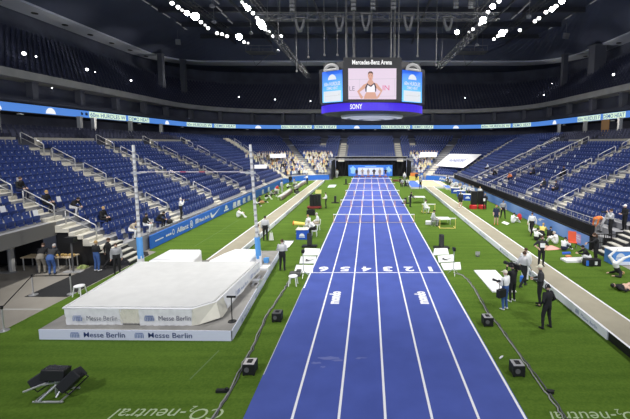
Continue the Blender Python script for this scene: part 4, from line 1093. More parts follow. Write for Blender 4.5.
# ================================================================== small equipment on the turf
def floor_box(px,py,label,top):
    p=G(px,py,TZ); root=thing('floor_projector',label,'light box',(p.x,p.y+.19,TZ),0,'black light boxes beside the track')
    m=MB(); m.bb(-.19,.19,-.19,.19,.03,.36); m.build('housing',M_black,root,bevel=.015); m=MB(); m.bb(-.17,.17,-.17,.17,.36,.375); m.build('top_plate',top,root)
    m=MB(); m.bb(-.08,.08,-.10,.10,.375,.385); m.build('lens',M_black,root); m=MB(); m.lathe([(.08,0),(.08,.02)],(0,0,0),12); q=m.build('side_fan',M_greydk,root); q.location=(-.05,-.19,.2); q.rotation_euler=(PI/2,0,0)
    m=MB(); 
    for x in (-.15,.15):
        for y in (-.15,.15): m.bb(x-.03,x+.03,y-.03,y+.03,0,.03)
    m.build('rubber_foot',M_black,root)
floor_box(248.5,376,'black light box with a pale top left of the track, nearest the camera',mat('box_pale',(.55,.52,.50),.5)); floor_box(276.4,322.5,'small black light box left of the track, beyond the pale topped one',M_greydk)
floor_box(488.7,327,'black light box right of the track, the farther of the two on that side',M_grey); floor_box(519.2,377.5,'black light box right of the track, the nearer of the two on that side',M_grey)
def cable(pts,label,seed,r=.022,n=2):
    root=thing('floor_cable',label,'cable',(0,0,0)); rnd=random.Random(seed)
    for k in range(n):
        q=[];
        P=[G(x,y,TZ) for x,y in pts]
        for a,c in zip(P,P[1:]):
            for j in range(6): q.append(a.lerp(c,j/6)+V((rnd.uniform(-.03,.03)+.07*k,rnd.uniform(-.03,.03),.022)))
        q.append(P[-1]+V((.07*k,0,.022))); m=MB(); m.tube(q,r,5); m.build('strand',M_cable if k==0 else M_greydk,root)
cable([(296,274),(289.5,280),(283,291),(273.6,305),(266,315),(252,348),(243,363),(226,397),(211,419),(205,430)],'grey floor cable running along the left side of the track',1)
cable([(454.5,273.5),(461,275),(467,279.5),(470,284),(474.6,290),(488,315),(499,327),(516,351.5),(528.5,368),(545,391.5),(562,416),(570,430)],'grey floor cable running along the right side of the track',2)
m=MB(); m.box((0,0,.04),(.36,.10,.08)); m.box((.12,0,.10),(.08,.06,.06)); o=m.build('cable_connector',M_black); p=G(222.5,392,TZ); o.location=p; tag(o,'small black connector on the turf beside the left cable','connector')
m=MB(); m.box((0,0,.04),(.16,.12,.08)); m.tube([(0,0,.05),(.14,.05,.05)],.02,6); o=m.build('cable_connector',M_black); p=G(546,393,TZ); o.location=p+V((.12,0,0)); tag(o,'small black connector at the bend of the right cable','connector')
m=MB(); m.lathe([(.028,0),(.03,.16),(.012,.19),(.012,.21)],(0,0,0),8); o=m.build('water_bottle',M_white); p=G(499.6,359,TZ); o.location=p+V((0,0,.03)); o.rotation_euler=(0,PI/2,.7); tag(o,'tiny white bottle lying on the turf right of the track','bottle')
# white wedge boards either side of the finish
def wedge(quad,label,logo):
    cx_=sum(q[0] for q in quad)/4; cy_=sum(q[1] for q in quad)/4; quad=[(cx_+(x-cx_)*.97,cy_+(y-cy_)*.80) for x,y in quad]; P=[G(x,y,TZ) for x,y in quad]   # near-left, near-right, far-right, far-left
    c=sum(P,V())/4; root=thing('wedge_board',label,'advertising board',(c.x,c.y,TZ),0,'white wedge boards beside the finish line')
    q=[p-c for p in P]; h=.04; H2=.08
    m=MB(); m.add([(v.x,v.y,0) for v in q]+[(q[0].x,q[0].y,h),(q[1].x,q[1].y,h),(q[2].x,q[2].y,H2),(q[3].x,q[3].y,H2)],[(3,2,1,0),(4,5,6,7),(0,1,5,4),(1,2,6,5),(2,3,7,6),(3,0,4,7)]); m.build('board',mat('board_face',(.82,.84,.82),.5),root)
    if logo:
        M=frame((q[0].x+.30,q[0].y+.18,h+.03),(1,0,0),(0,q[3].y-q[0].y,H2-h)); m=MB(); vs,fs=swoosh(.7); put(m,([(x,y*1.3,0) for x,y,z in vs],fs),M@Matrix.Translation((0,0,.035))); m.build('logo',M_black,root)
wedge([(302.2,256.6),(318.6,256.2),(320.2,249),(304.6,248.4)],'white wedge board left of the finish, farthest of three',False)
wedge([(299,264.6),(315,264.4),(316.6,256.9),(300.8,256.7)],'white wedge board left of the finish, middle of three',True)
wedge([(293.5,273.6),(313,274.3),(313.6,265.6),(296.2,265.2)],'white wedge board left of the finish, nearest of three',False)
wedge([(432.8,256.2),(449.2,255.2),(447.6,248.2),(434.2,248.8)],'white wedge board right of the finish, farthest of three',False)
wedge([(438.6,263.6),(454.6,262.4),(453.6,254.6),(437.4,256.4)],'white wedge board right of the finish with a black swoosh, middle of three',True)
wedge([(443.6,271.2),(461.4,270.6),(460.4,262.4),(440.4,264.0)],'white wedge board right of the finish, nearest of three',False)
def photocell(px,pyb,label):
    p=G(px,pyb,TZ); root=thing('photo_finish_stand',label,'tripod',p,0,'timing tripods at the finish line'); H_=1.35
    for k in range(3): a_=2*PI*k/3+.5; m=MB(); m.tube([(0,0,.35),(.32*math.cos(a_),.32*math.sin(a_),.02)],.018,6); m.build('leg',M_alu,root)
    m=MB(); m.tube([(0,0,.3),(0,0,H_)],.024,6); m.build('pole',M_alu,root); m=MB(); m.box((0,0,H_+.07),(.14,.24,.17)); m.box((0,-.13,H_+.07),(.10,.04,.10)); m.build('sensor',M_black,root); return p
photocell(303.5,277.0,'grey timing tripod with a black sensor at the left end of the finish line'); photocell(453.6,274.5,'grey timing tripod with a black sensor at the right end of the finish line')
p=G(295.5,275,TZ); m=MB(); m.box((0,0,.10),(.55,.35,.2)); m.box((.2,.1,.25),(.25,.2,.12)); o=m.build('equipment_case',M_greydk); o.location=p+V((-.0,-.1,0)); tag(o,'dark equipment case at the foot of the left timing tripod','case')
def tower(px,pyb,h,label,w=.26):
    p=G(px,pyb,TZ); root=thing('loudspeaker',label,'speaker',p,0,'black column loudspeakers on the turf')
    m=MB(); m.bb(-w*1.7,w*1.7,-w*.8,w*.8,0,.10); m.build('base',M_black,root); m=MB(); m.bb(-w/2,w/2,-w/2,w/2,.10,h); m.build('cabinet',M_black,root,bevel=.02); m=MB(); m.bb(-w*.42,w*.42,-w/2-.015,-w/2,.16,h-.05); m.build('grille',mat('grille_grey',(.03,.03,.03),.8),root)
tower(309.6,246.8,.95,'short black loudspeaker behind the left wedge boards',.30); tower(441.4,248.2,.95,'short black loudspeaker behind the right wedge boards',.30)
tower(335.3,203,.85,'small black loudspeaker left of the track beside the second hurdle row'); tower(346,184.4,.95,'small black loudspeaker left of the track near the start')
tower(405.5,203.5,.7,'small black loudspeaker right of the track behind the standing judge'); tower(405.5,186,.9,'small black loudspeaker right of the track near the start')
def stool(px,pyb,label):
    p=G(px,pyb,TZ); root=thing('stool',label,'stool',p)
    m=MB(); m.lathe([(.21,.44),(.23,.46),(.22,.49)],(0,0,0),16); m.build('seat',M_white,root)
    for sx_ in (-1,1):
        for sy_ in (-1,1): m=MB(); m.tube([(.14*sx_,.14*sy_,.45),(.20*sx_,.20*sy_,.0)],.026,6); m.build('leg',M_white,root)
stool(293.2,285,'white plastic stool on the turf left of the finish line'); stool(80,295.5,'white plastic stool on the turf left of the landing mat')
# moving lights in the bottom left corner
p=G(57,396,TZ); root=thing('floodlight_stand','group of three black floodlights on a low silver frame on the turf','floodlight',p)
m=MB()
for y in (-.30,.30): m.tube([(-.42,y,.04),(.42,y,.04)],.03,6)
for x in (-.35,.35): m.tube([(x,-.34,.06),(x,.34,.06)],.025,6)
m.build('base_frame',M_alu,root)
m=MB(); m.tube([(0,0,.05),(0,0,.5)],.035,6); m.tube([(-.4,-.1,.38),(.35,.1,.44)],.03,6); m.tube([(-.65,-.32,.34),(-.2,0,.42)],.03,6); m.tube([(-.2,-.35,.10),(.10,-.1,.4)],.028,6); m.tube([(.15,-.2,.1),(.25,.1,.45)],.028,6); m.build('bracket',M_alu,root)
def head(c,rz,tilt,roll):
    R=Matrix.Rotation(rz,3,'Z')@Matrix.Rotation(roll,3,'Y')@Matrix.Rotation(tilt,3,'X'); m=MB(); m.box(c,(.60,.36,.30),0,0,0,R); h_=m.build('lamp_head',M_black,root,bevel=.02)
    m=MB(); m.box(V(c)+R@V((0,0,.155)),(.5,.26,.012),0,0,0,R); m.build('lens',mat('lamp_lens',(.05,.05,.055),.2),h_)
    m=MB(); m.tube([V(c)+R@V((-.33,-.05,-.02)),V(c)+R@V((-.33,.05,-.25)),V(c)+R@V((.33,.05,-.25)),V(c)+R@V((.33,-.05,-.02))],.02,6); m.build('yoke',M_black,h_)
head((-.02,.05,.66),.15,-.15,.12); head((-.42,.12,.50),.5,-.35,-.5); head((.44,.02,.50),-.1,-.2,.75) if False else head((.44,.02,.48),.35,-.35,-.75)
for k,(dx,dz) in enumerate(((-.78,.62),(-.35,.95))):
    pass
# black speaker/monitor carts
def cart(px,pyb,label,n,base=M_red):
    p=G(px,pyb,TZ); root=thing('speaker_cart',label,'speaker',p)
    m=MB(); m.bb(-.75,.75,-.4,.4,.08,.28); m.build('cart_base',mat('cart_red',(.22,.035,.03),.6),root)
    for k in range(n): m=MB(); m.bb(-.5+.42*k,-.5+.42*k+.36,-.2,.2,.28,1.55); m.build('cabinet',M_black,root)
    m=MB()
    for x in (-.6,.6): m.tube([(x,-.42,.09),(x,-.36,.09)],.09,10)
    m.build('wheel',M_black,root); return p
cart(314.5,208.5,'black loudspeaker cart with a red base left of the track',3)
p=G(318.5,199.5,TZ); root=thing('sign_stand','yellow sign on a stand beside the left speaker cart','sign',p); m=MB(); m.box((0,0,1.0),(.75,.05,.5)); m.build('sign_panel',mat('sign_yellow',(.80,.74,.28),.5),root); m=MB(); m.tube([(0,.04,0),(0,.04,.9)],.025,6); m.box((0,.04,.02),(.4,.3,.03)); m.build('stand',M_greydk,root)
p=G(311,215,TZ); m=MB(); m.box((0,0,.25),(.8,.5,.5)); m.box((0,-.27,.25),(.6,.04,.3)); m.box((0,0,.53),(.5,.35,.06)); o=m.build('equipment_case',M_black); o.location=p; tag(o,'black case on the turf in front of the left speaker cart','case')
# judges table left
p=G(302,239.5,TZ); root=thing('judges_table','blue judges box table with a white dome emblem left of the track','table',(p.x,p.y+.35,TZ)); m=MB(); m.bb(-.42,.42,-.35,.35,0,.72); m.build('body',M_blue2,root); m=MB(); m.bb(-.46,.46,-.4,.4,.72,.75); m.build('table_top',mat('table_pale',(.70,.66,.60),.6),root); m=MB(); put(m,dome_icon(.2),frame((0,-.36,.26),(1,0,0),(0,0,1))); put(m,flat_poly([(-.22,0),(.22,0),(.22,.06),(-.22,.06)]),frame((0,-.36,.16),(1,0,0),(0,0,1))); m.build('emblem',Mw,root)
p=G(297.5,236,TZ); root=thing('wind_gauge','orange and yellow gauge on a stand left of the blue judges table','gauge',(p.x,p.y+.5,TZ)); m=MB(); m.tube([(0,0,0),(0,0,.75)],.03,6); m.tube([(0,0,.5),(.25,.1,0)],.02,5); m.tube([(0,0,.5),(-.25,.1,0)],.02,5); m.build('stand',M_alu,root); m=MB(); m.tube([(-.35,0,.9),(.5,0,.82)],[.16,.13],10); m.build('tube',M_yellow,root); m=MB(); m.tube([(-.42,0,.91),(-.33,0,.9)],.18,10); m.build('cap',M_orange,root)
# grey panel leaning / lying behind the standing judge
p=[G(x,y,TZ) for x,y in ((276,250),(284,252),(294,241),(284,241))]; m=MB(); m.prism([(q.x,q.y) for q in p],TZ,TZ+.05); o=m.build('ground_panel',mat('panel_grey',(.26,.27,.27),.7)); tag(o,'grey and white board lying on the turf beside the grey-shirted judge','board')
p=[G(x,y,TZ+.06) for x,y in ((283.5,249.5),(289,247),(293.5,241.5),(285,241.3))]; m=MB(); m.prism([(q.x,q.y) for q in p],TZ+.052,TZ+.07); o=m.build('paper_sheet',M_paper); tag(o,'white sheet lying on the grey board beside the grey-shirted judge','sheet')
# white sheets and foam boards on the turf, right
def slab(quad,h,m_,name,label,cat,group=None):
    P=[G(x,y,TZ) for x,y in quad]; m=MB(); m.prism([(q.x,q.y) for q in P],TZ,TZ+h); o=m.build(name,m_); return tag(o,label,cat,group)
slab([(492.5,292.5),(516.5,292.3),(495.5,270.8),(473.8,270.9)],.05,M_white,'foam_board','large white board lying on the turf beside the camera crew','board')
slab([(566.5,262.8),(582,262.6),(582,258.8),(560.3,259.6)],.12,M_white,'foam_board','white board on the turf beside the crouching person in black','board')
slab([(547,250.5),(562,249.5),(552,245.8),(541.5,246)],.03,M_pink,'towel','pink towel on the turf by the right board','towel')
slab([(562.5,254.5),(571,254),(570,252.3),(562,252.6)],.05,M_blue2,'towel','blue towel on the turf by the right board','towel')
slab([(327.5,187.6),(334.5,187.4),(336.5,185),(329.5,185.2)],.04,mat('pale_sheet',(.62,.74,.74),.6),'foam_board','small pale board on the turf left of the start','board')
slab([(501.5,223),(507,225.2),(509.5,223.6),(504,221.6)],.04,M_white,'towel','white towel on the turf in front of the seated athlete with the red bag','towel')
slab([(475,254.6),(479,254.6),(478.5,253.6),(475,253.6)],.05,M_greydk,'marker_plate','small dark plate on the turf right of the track','plate') if False else None
p=G(477.6,256.5,TZ); root=thing('distance_marker','small grey marker on a foot on the turf right of the track','marker',p); m=MB(); m.box((0,0,.03),(.22,.15,.06)); m.build('foot',M_greydk,root); m=MB(); m.box((0,0,.22),(.28,.03,.2)); m.tube([(0,0,.05),(0,0,.15)],.02,5); m.build('plate',M_grey,root)
# tables right of the track
def bench_table(px,pyb,w,dp,h,label,topm,rz=0):
    p=G(px,pyb,TZ); root=thing('officials_table',label,'table',p,rz); m=MB(); m.bb(-w/2,w/2,-dp/2,dp/2,h-.05,h); m.build('table_top',topm,root)
    for sx_ in (-1,1):
        for sy_ in (-1,1): m=MB(); m.tube([(sx_*(w/2-.06),sy_*(dp/2-.06),0),(sx_*(w/2-.06),sy_*(dp/2-.06),h-.05)],.025,6); m.build('leg',M_alu,root)
bench_table(416.8,202.5,1.9,1.0,.72,'white table right of the track, farther of two beside seated judges',M_white); bench_table(440.5,223.6,1.6,1.1,.5,'white table right of the track behind the nearer spare hurdle',M_white)
slab([(425.5,224.6),(431.2,224.8),(431.5,223.2),(425.8,223.0)],.25,M_white,'bench','short white bench left of the seated judge in white','bench')
hurdle(tuple(G(428.5,212.6,TZ)),-.05,'yellow framed spare hurdle on the turf right of the track, farther one'); hurdle(tuple(G(447.5,228.6,TZ)),-.05,'yellow framed spare hurdle on the turf right of the track, nearer one')
for o in list(C.objects):
    if o.name.startswith('hurdle') and o.get('label','').startswith('yellow'):
        o.scale=(1.15,1.15,1.15)
        for ch in o.children:
            if not ch.name.startswith('crossbar'):
                ch.material_slots[0].link='OBJECT'; ch.material_slots[0].material=mat('hurdle_yellow',(.78,.62,.18),.5)
# folding team boxes right, with dome emblems
def team_box(px,pyb,label,w=1.1):
    p=G(px,pyb,TZ); root=thing('team_box',label,'box table',(p.x,p.y,TZ),-.25,'blue box tables by the right board'); m=MB(); m.bb(-w/2,w/2,0,.7,0,.74); m.build('body',M_blue2,root); m=MB(); m.bb(-w/2-.04,w/2+.04,-.04,.74,.74,.78); m.build('table_top',M_white,root); m=MB(); put(m,dome_icon(.28),frame((0,-.012,.25),(1,0,0),(0,0,1))); m.build('emblem',Mw,root)
team_box(455.2,193.5,'blue box table with papers by the right board, farthest of three'); team_box(461,196.5,'blue box table by the right board, middle of three'); team_box(467.6,200.6,'blue box table by the right board, nearest of three',1.3)
# right black speaker pair
p=G(477.5,208.5,TZ); root=thing('speaker_cart','black loudspeaker pair with round red bases by the right board','speaker',p)
for s in (-1,1):
    m=MB(); m.lathe([(.42,0),(.42,.34),(.30,.42)],(s*.48,0,0),16); m.build('red_base',M_red,root); m=MB(); m.bb(s*.36-.3,s*.36+.3,.0,.5,.42,1.9); m.build('cabinet',M_black,root,bevel=.03)
# blue dome box on the right edge
p=G(611.5,265.0,TZ); root=thing('promo_counter','blue counter with a white dome emblem at the right edge of the turf','counter',(p.x+.05,p.y,TZ),0)
m=MB(); m.bb(0,1.6,0,.8,.0,.82); m.build('body',mat('counter_blue',(.09,.27,.70),.5),root); m=MB(); m.bb(-.03,1.63,-.03,.83,.82,.86); m.build('top',M_white,root); m=MB(); put(m,dome_icon(.26),frame((.45,-.012,.45),(1,0,0),(0,0,1))); put(m,flat_poly([(-.28,0),(.28,0),(.28,.07),(-.28,.07)]),frame((.45,-.012,.33),(1,0,0),(0,0,1))); m.bb(0,1.6,-.008,0,.0,.2); m.build('emblem',mat('counter_white',(.70,.76,.86),.5),root)
# exercise benches at the left: two long slanting boards
for k,(a,c,l) in enumerate((((279,200.5),(290.8,192),'nearer'),((295,189.6),(304.5,183.0),'farther'))):
    p,q=G(*a,TZ),G(*c,TZ); d=(q-p); L=d.length; root=thing('massage_bench',f'pale long bench with athletes beside the pole vault runway, the {l} one','bench',((p.x+q.x)/2,(p.y+q.y)/2,TZ),math.atan2(d.y,d.x))
    m=MB(); m.bb(-L/2,L/2,-.22,.22,.40,.48); m.build('bench_top',mat('bench_pale',(.45,.45,.44),.6),root); m=MB(); m.bb(-L/2,L/2,-.30,-.24,.05,.40); m.build('side_panel',mat('bench_pinkish',(.45,.33,.33),.6),root)
    for x in (-L/2+.3,0,L/2-.3):
        for y in (-.18,.18): m=MB(); m.tube([(x,y,0),(x,y,.4)],.03,5); m.build('leg',M_alu,root)
# tunnel corner, bottom of the left stand
def trestle(px0,px1,py,label,z=.76):
    a=G(px0,py,z);c=G(px1,py,z); w=c.x-a.x; root=thing('trestle_table',label,'table',((a.x+c.x)/2,a.y+.35,0)); m=MB(); m.bb(-w/2,w/2,-.35,.35,z-.05,z); m.build('table_top',M_wood,root)
    for x in (-w/2+.1,w/2-.1):
        for y in (-.28,.28): m=MB(); m.tube([(x,y,0),(x,y,z-.05)],.03,6); m.build('leg',M_alu,root)
    return root
trestle(20,37,257.5,'pale wooden trestle table in the tunnel, left of the two men'); t2=trestle(55,70,257.5,'pale wooden trestle table in the tunnel, right of the two men')
m=MB(); rnd=random.Random(2)
tp=V(t2.location)
for k in range(5):
    m=MB(); m.lathe([(.07,0),(.10,.05),(.08,.12),(.03,.14)],(0,0,0),8); o=m.build('snack_bowl',mat('snack_brown',(.45,.30,.10),.7)); o.location=(tp.x+.42-.22*k,tp.y-.1+.06*(k%2),.762); tag(o,f'small brown bowl on the right wooden table in the tunnel, {ORD[k]} from the right','bowl','bowls on the tunnel table')
root=thing('door_frame','open white door leaf and frame at the left edge of the tunnel','door',tuple(G(7,272,0))); m=MB(); m.bb(-.65,-.5,-.1,.1,0,2.1); m.bb(.25,.4,-.1,.1,0,1.9); m.bb(-.65,.4,-.1,.1,2.0,2.15); m.build('frame',mat('frame_white',(.68,.67,.62),.6),root); m=MB(); m.box((-.05,.4,1.0),(.08,1.0,1.9),.5); m.build('door_leaf',mat('leaf_grey',(.30,.30,.29),.6),root); m=MB(); m.box((-.1,-.1,.02),(1.3,.3,.03)); m.build('foot_plate',M_grey,root)
p=G(73.5,272,0); root=thing('floor_stand','dark stand with a flat foot in the tunnel right of the wooden table','stand',p); m=MB(); m.box((0,0,.02),(1.0,.3,.04)); m.build('foot',M_grey,root); m=MB(); m.tube([(0,0,.04),(0,0,1.7)],.05,6); m.build('post',M_greydk,root); m=MB(); m.box((0,0,1.85),(.5,.3,.3)); m.build('head',M_black,root)
p=G(83,268,0); m=MB(); m.box((0,0,.05),(.5,.3,.1)); m.ball((0,0,.12),(.2,.12,.08),8,5); o=m.build('shoe_bag',mat('bag_green',(.35,.42,.15),.7)); o.location=p; tag(o,'small green bag on the concrete floor in the tunnel','bag')
p=G(15,262,0); m=MB(); m.lathe([(.18,0),(.2,.3),(.16,.32)],(0,0,0),12); o=m.build('bucket',mat('bucket_red',(.20,.03,.03),.6)); o.location=p; tag(o,'dark red bucket on the tunnel floor beside the white door','bucket')
# belt barriers
def post(px,py,label):
    p=G(px,py,0); root=thing('belt_post',label,'barrier post',p,0,'belt barrier posts'); m=MB(); m.lathe([(.19,0),(.18,.03),(.03,.05)],(0,0,0),16); m.build('base',M_alu,root); m=MB(); m.tube([(0,0,.04),(0,0,.95)],.03,8); m.build('post',M_steel,root); m=MB(); m.tube([(0,0,.88),(0,0,1.0)],.045,8); m.build('belt_head',M_black,root); return p
p1=post(4,331,'belt barrier post nearest the camera on the concrete floor'); p2=post(33.5,295,'belt barrier post in the middle of the three'); p3=post(71.5,294,'belt barrier post beside the white stool')
def belt(a,c,label): m=MB(); d=c-a; n=V((-d.y,d.x,0)).normalized()*.004; s_=.06; a2=a+d.normalized()*s_; c2=c-d.normalized()*s_; m.add([a2+n+V((0,0,.90)),c2+n+V((0,0,.90)),c2+n+V((0,0,.95)),a2+n+V((0,0,.95)),a2-n+V((0,0,.90)),c2-n+V((0,0,.90)),c2-n+V((0,0,.95)),a2-n+V((0,0,.95))],[(0,1,2,3),(7,6,5,4),(3,2,6,7),(0,4,5,1)]); o=m.build('barrier_belt',M_black); tag(o,label,'belt')
belt(p1,p2,'black belt between the nearest and the middle barrier posts'); belt(p2,p3,'black belt between the middle post and the post by the stool')
# ================================================================== banners and papers in the stands
def on_slope(px,py,h=.55,side='F'):
    d=ray(px,py)
    if side=='F': t=(1.2+h-73.3*.413-EYE.z)/(d.z-.413*d.y)
    elif side=='R': t=(1.2+h+.5*(EYE.x-14.9)-EYE.z)/(d.z-.5*d.x)
    else: t=(1.2+h-.5*(EYE.x+15.5)-EYE.z)/(d.z+.5*d.x)
    return EYE+d*t
def banner(quad,label,txt,thick=.05,h=.75,tcol=None):
    P=[march(x,y,h) for x,y in quad]; c=sum(P,V())/4; root=thing('cloth_banner',label,'banner',c); q=[p-c for p in P]; n=(q[1]-q[0]).cross(q[3]-q[0]).normalized(); 
    N=10; vs=[];fs=[]
    for s in (0,1):
        for j in range(N+1):
            for i in range(N+1):
                u,v=i/N,j/N; p=q[0].lerp(q[1],u).lerp(q[3].lerp(q[2],u),v); vs.append(p+n*(.10*math.sin(u*9+v*3)*math.sin(v*PI)*.6)-n*thick*s)
    for s in (0,1):
        for j in range(N):
            for i in range(N): k=s*(N+1)**2+j*(N+1)+i; f=(k,k+1,k+N+2,k+N+1); fs.append(f if s==0 else f[::-1])
    m=MB(); m.add(vs,fs); m.build('cloth',mat('banner_cloth',(.80,.80,.82),.7),root,smooth=True)
    if txt:
        m=MB(); vs,fs=text_mb(txt,1.0,.05,fit=1.0); hgt=max(v[1] for v in vs); out=[]
        for v in vs:
            u=.22+v[0]*.56; w_=.36+.30*v[1]/hgt; out.append(q[0].lerp(q[1],u).lerp(q[3].lerp(q[2],u),w_)+n*(.10*math.sin(u*9+w_*3)*math.sin(w_*PI)*.6+.05))
        m.add(out,fs); m.build('lettering',mat('banner_print',(.30,.32,.45),.6),root)
banner([(436.2,165.6),(463.5,167.6),(481.5,154.2),(449.5,153.8)],'large white cloth banner spread over the seats of the far right block','Advanced',.05,1.0)
banner([(270.0,158.0),(285.8,157.4),(285.8,153.6),(269.6,154.0)],'small white banner above the cut-out spectators on the far left',None,.05,1.75)
banner([(419.0,157.4),(436.6,156.6),(437.4,152.4),(420.4,152.4)],'small white banner above the cut-out spectators on the far right',None,.05,1.75)
banner([(254.4,168.4),(266.8,168.2),(266.8,164.6),(254.4,164.8)],'small pale blue banner hanging in the left corner of the stand',None,.05,1.0)
bpy.data.objects
for k,(px,py) in enumerate([(16,181),(20,192),(62,198),(1,209),(58,230),(148,229)]):
    o=seat_paper(px,py,.30,.34); tag(o,f'white paper sheet stuck to a seat of the left stand, {ORD[[1,16,20,58,62,148].index(px)]} from the left','paper','paper sheets on seats')
RP_=[(496,173),(507,184),(515,181.5),(503,181),(517,172),(557,165),(554,173),(556,160.5),(574,157),(540,173),(528,166),(589,162),(578,147),(561,155),(547,168.5),(552,161),(493,181),(566,166)]
order=sorted(p[0]+p[1]*.001 for p in RP_)
for k,(px,py) in enumerate(RP_):
    o=seat_paper(px,py,.24,.28); tag(o,f'small white paper on a seat of the right stand, {ORD[order.index(px+py*.001)]} from the left','paper','small papers on the right stand')
# ================================================================== people
POSES={}
def base_pose():
    J={'pelvis':(0,0,.95),'waist':(0,-.01,1.10),'chest':(0,-.01,1.30),'neck':(0,0,1.47),'head':(0,.03,1.63)}
    for s,k in ((-1,'L'),(1,'R')):
        J['sh'+k]=(.185*s,0,1.41); J['el'+k]=(.25*s,-.03,1.13); J['wr'+k]=(.26*s,.05,.89)
        J['hip'+k]=(.095*s,0,.92); J['kn'+k]=(.11*s,.03,.50); J['an'+k]=(.12*s,-.02,.09)
    return J
def P(name,**kw):
    J=base_pose(); J.update(kw); POSES[name]=J
P('stand')
P('stand_apart',hipL=(-.10,0,.91),knL=(-.17,.04,.50),anL=(-.22,-.02,.09),hipR=(.10,0,.91),knR=(.15,.02,.50),anR=(.18,-.04,.09),elL=(-.30,-.06,1.15),wrL=(-.24,.10,.98),elR=(.31,-.07,1.15),wrR=(.22,.08,1.0))
P('hips',elL=(-.37,-.08,1.17),wrL=(-.20,.05,1.03),elR=(.37,-.08,1.17),wrR=(.20,.05,1.03))
P('walk',knL=(-.10,.20,.53),anL=(-.10,.26,.10),knR=(.10,-.02,.50),anR=(.10,-.34,.16),elL=(-.25,-.14,1.15),wrL=(-.24,-.12,.90),elR=(.25,.04,1.14),wrR=(.22,.22,.95))
P('hold',elL=(-.25,.02,1.14),wrL=(-.10,.27,1.12),elR=(.25,.02,1.14),wrR=(.10,.28,1.14))
P('photo',elL=(-.25,.17,1.22),wrL=(-.08,.25,1.52),elR=(.25,.17,1.22),wrR=(.08,.25,1.52))
P('shoulder_cam',elL=(-.22,.2,1.25),wrL=(-.02,.34,1.50),elR=(.30,.12,1.22),wrR=(.20,.30,1.48),head=(-.05,.04,1.62))
P('lean',pelvis=(0,-.12,.93),waist=(0,-.03,1.06),chest=(0,.14,1.24),neck=(0,.25,1.38),head=(0,.36,1.51),hipL=(-.1,-.12,.90),hipR=(.1,-.12,.90),shL=(-.185,.22,1.33),shR=(.185,.22,1.33),elL=(-.25,.30,1.06),wrL=(-.16,.50,.90),elR=(.25,.30,1.06),wrR=(.16,.50,.90))
P('bend',pelvis=(0,-.16,.92),waist=(0,-.02,1.02),chest=(0,.22,1.0),neck=(0,.38,.95),head=(0,.50,.88),hipL=(-.1,-.16,.90),hipR=(.1,-.16,.90),shL=(-.18,.34,.97),shR=(.18,.34,.97),elL=(-.2,.40,.68),wrL=(-.12,.48,.44),elR=(.2,.40,.68),wrR=(.12,.48,.44))
P('sit',pelvis=(0,0,0.61),waist=(0,-.02,0.76),chest=(0,.02,0.98),neck=(0,.06,1.14),head=(0,.11,1.30),hipL=(-.1,.02,0.59),hipR=(.1,.02,0.59),knL=(-.13,.44,0.58),knR=(.13,.44,0.58),anL=(-.13,.34,.09),anR=(.13,.34,.09),shL=(-.185,.04,1.08),shR=(.185,.04,1.08),elL=(-.25,.10,0.82),wrL=(-.12,.34,0.72),elR=(.25,.10,0.82),wrR=(.12,.34,0.72))
P('sit_lean',pelvis=(0,0,0.61),waist=(0,.04,0.76),chest=(0,.20,0.92),neck=(0,.34,1.03),head=(0,.45,1.13),hipL=(-.1,.02,0.59),hipR=(.1,.02,0.59),knL=(-.15,.44,0.58),knR=(.15,.44,0.58),anL=(-.15,.34,.09),anR=(.15,.34,.09),shL=(-.185,.28,1.00),shR=(.185,.28,1.00),elL=(-.24,.38,0.76),wrL=(-.10,.55,0.66),elR=(.24,.38,0.76),wrR=(.10,.55,0.66))
P('ground',pelvis=(0,0,.14),waist=(0,-.03,.29),chest=(0,.02,.50),neck=(0,.10,.64),head=(0,.17,.79),hipL=(-.1,.03,.13),hipR=(.1,.03,.13),knL=(-.16,.40,.46),knR=(.16,.40,.46),anL=(-.14,.64,.09),anR=(.14,.64,.09),shL=(-.185,.06,.58),shR=(.185,.06,.58),elL=(-.27,.26,.42),wrL=(-.15,.48,.44),elR=(.27,.26,.42),wrR=(.15,.48,.44))
P('ground_out',pelvis=(0,0,.14),waist=(0,-.02,.29),chest=(0,.0,.50),neck=(0,.05,.66),head=(0,.10,.81),hipL=(-.1,.04,.13),hipR=(.1,.04,.13),knL=(-.18,.46,.17),knR=(.17,.44,.22),anL=(-.24,.88,.09),anR=(.22,.84,.09),shL=(-.185,.03,.59),shR=(.185,.03,.59),elL=(-.26,.18,.36),wrL=(-.16,.42,.28),elR=(.28,-.14,.38),wrR=(.30,-.26,.12))
P('crouch',pelvis=(0,-.12,.36),waist=(0,-.04,.50),chest=(0,.10,.68),neck=(0,.20,.82),head=(0,.28,.96),hipL=(-.1,-.10,.35),hipR=(.1,-.10,.35),knL=(-.15,.30,.50),knR=(.14,.22,.20),anL=(-.13,.08,.09),anR=(.12,-.22,.12),shL=(-.185,.14,.77),shR=(.185,.14,.77),elL=(-.24,.34,.62),wrL=(-.12,.52,.60),elR=(.24,.34,.62),wrR=(.12,.52,.60))
P('legs_up',pelvis=(0,-.10,.62),waist=(0,-.04,.48),chest=(0,.04,.28),neck=(0,.14,.16),head=(0,.26,.14),hipL=(-.1,-.10,.66),hipR=(.1,-.10,.66),knL=(-.14,-.34,.98),knR=(.12,.22,.95),anL=(-.13,-.05,1.28),anR=(.12,.56,1.10),shL=(-.19,.08,.18),shR=(.19,.08,.18),elL=(-.34,-.02,.07),wrL=(-.25,-.26,.07),elR=(.36,.0,.07),wrR=(.28,-.24,.07))
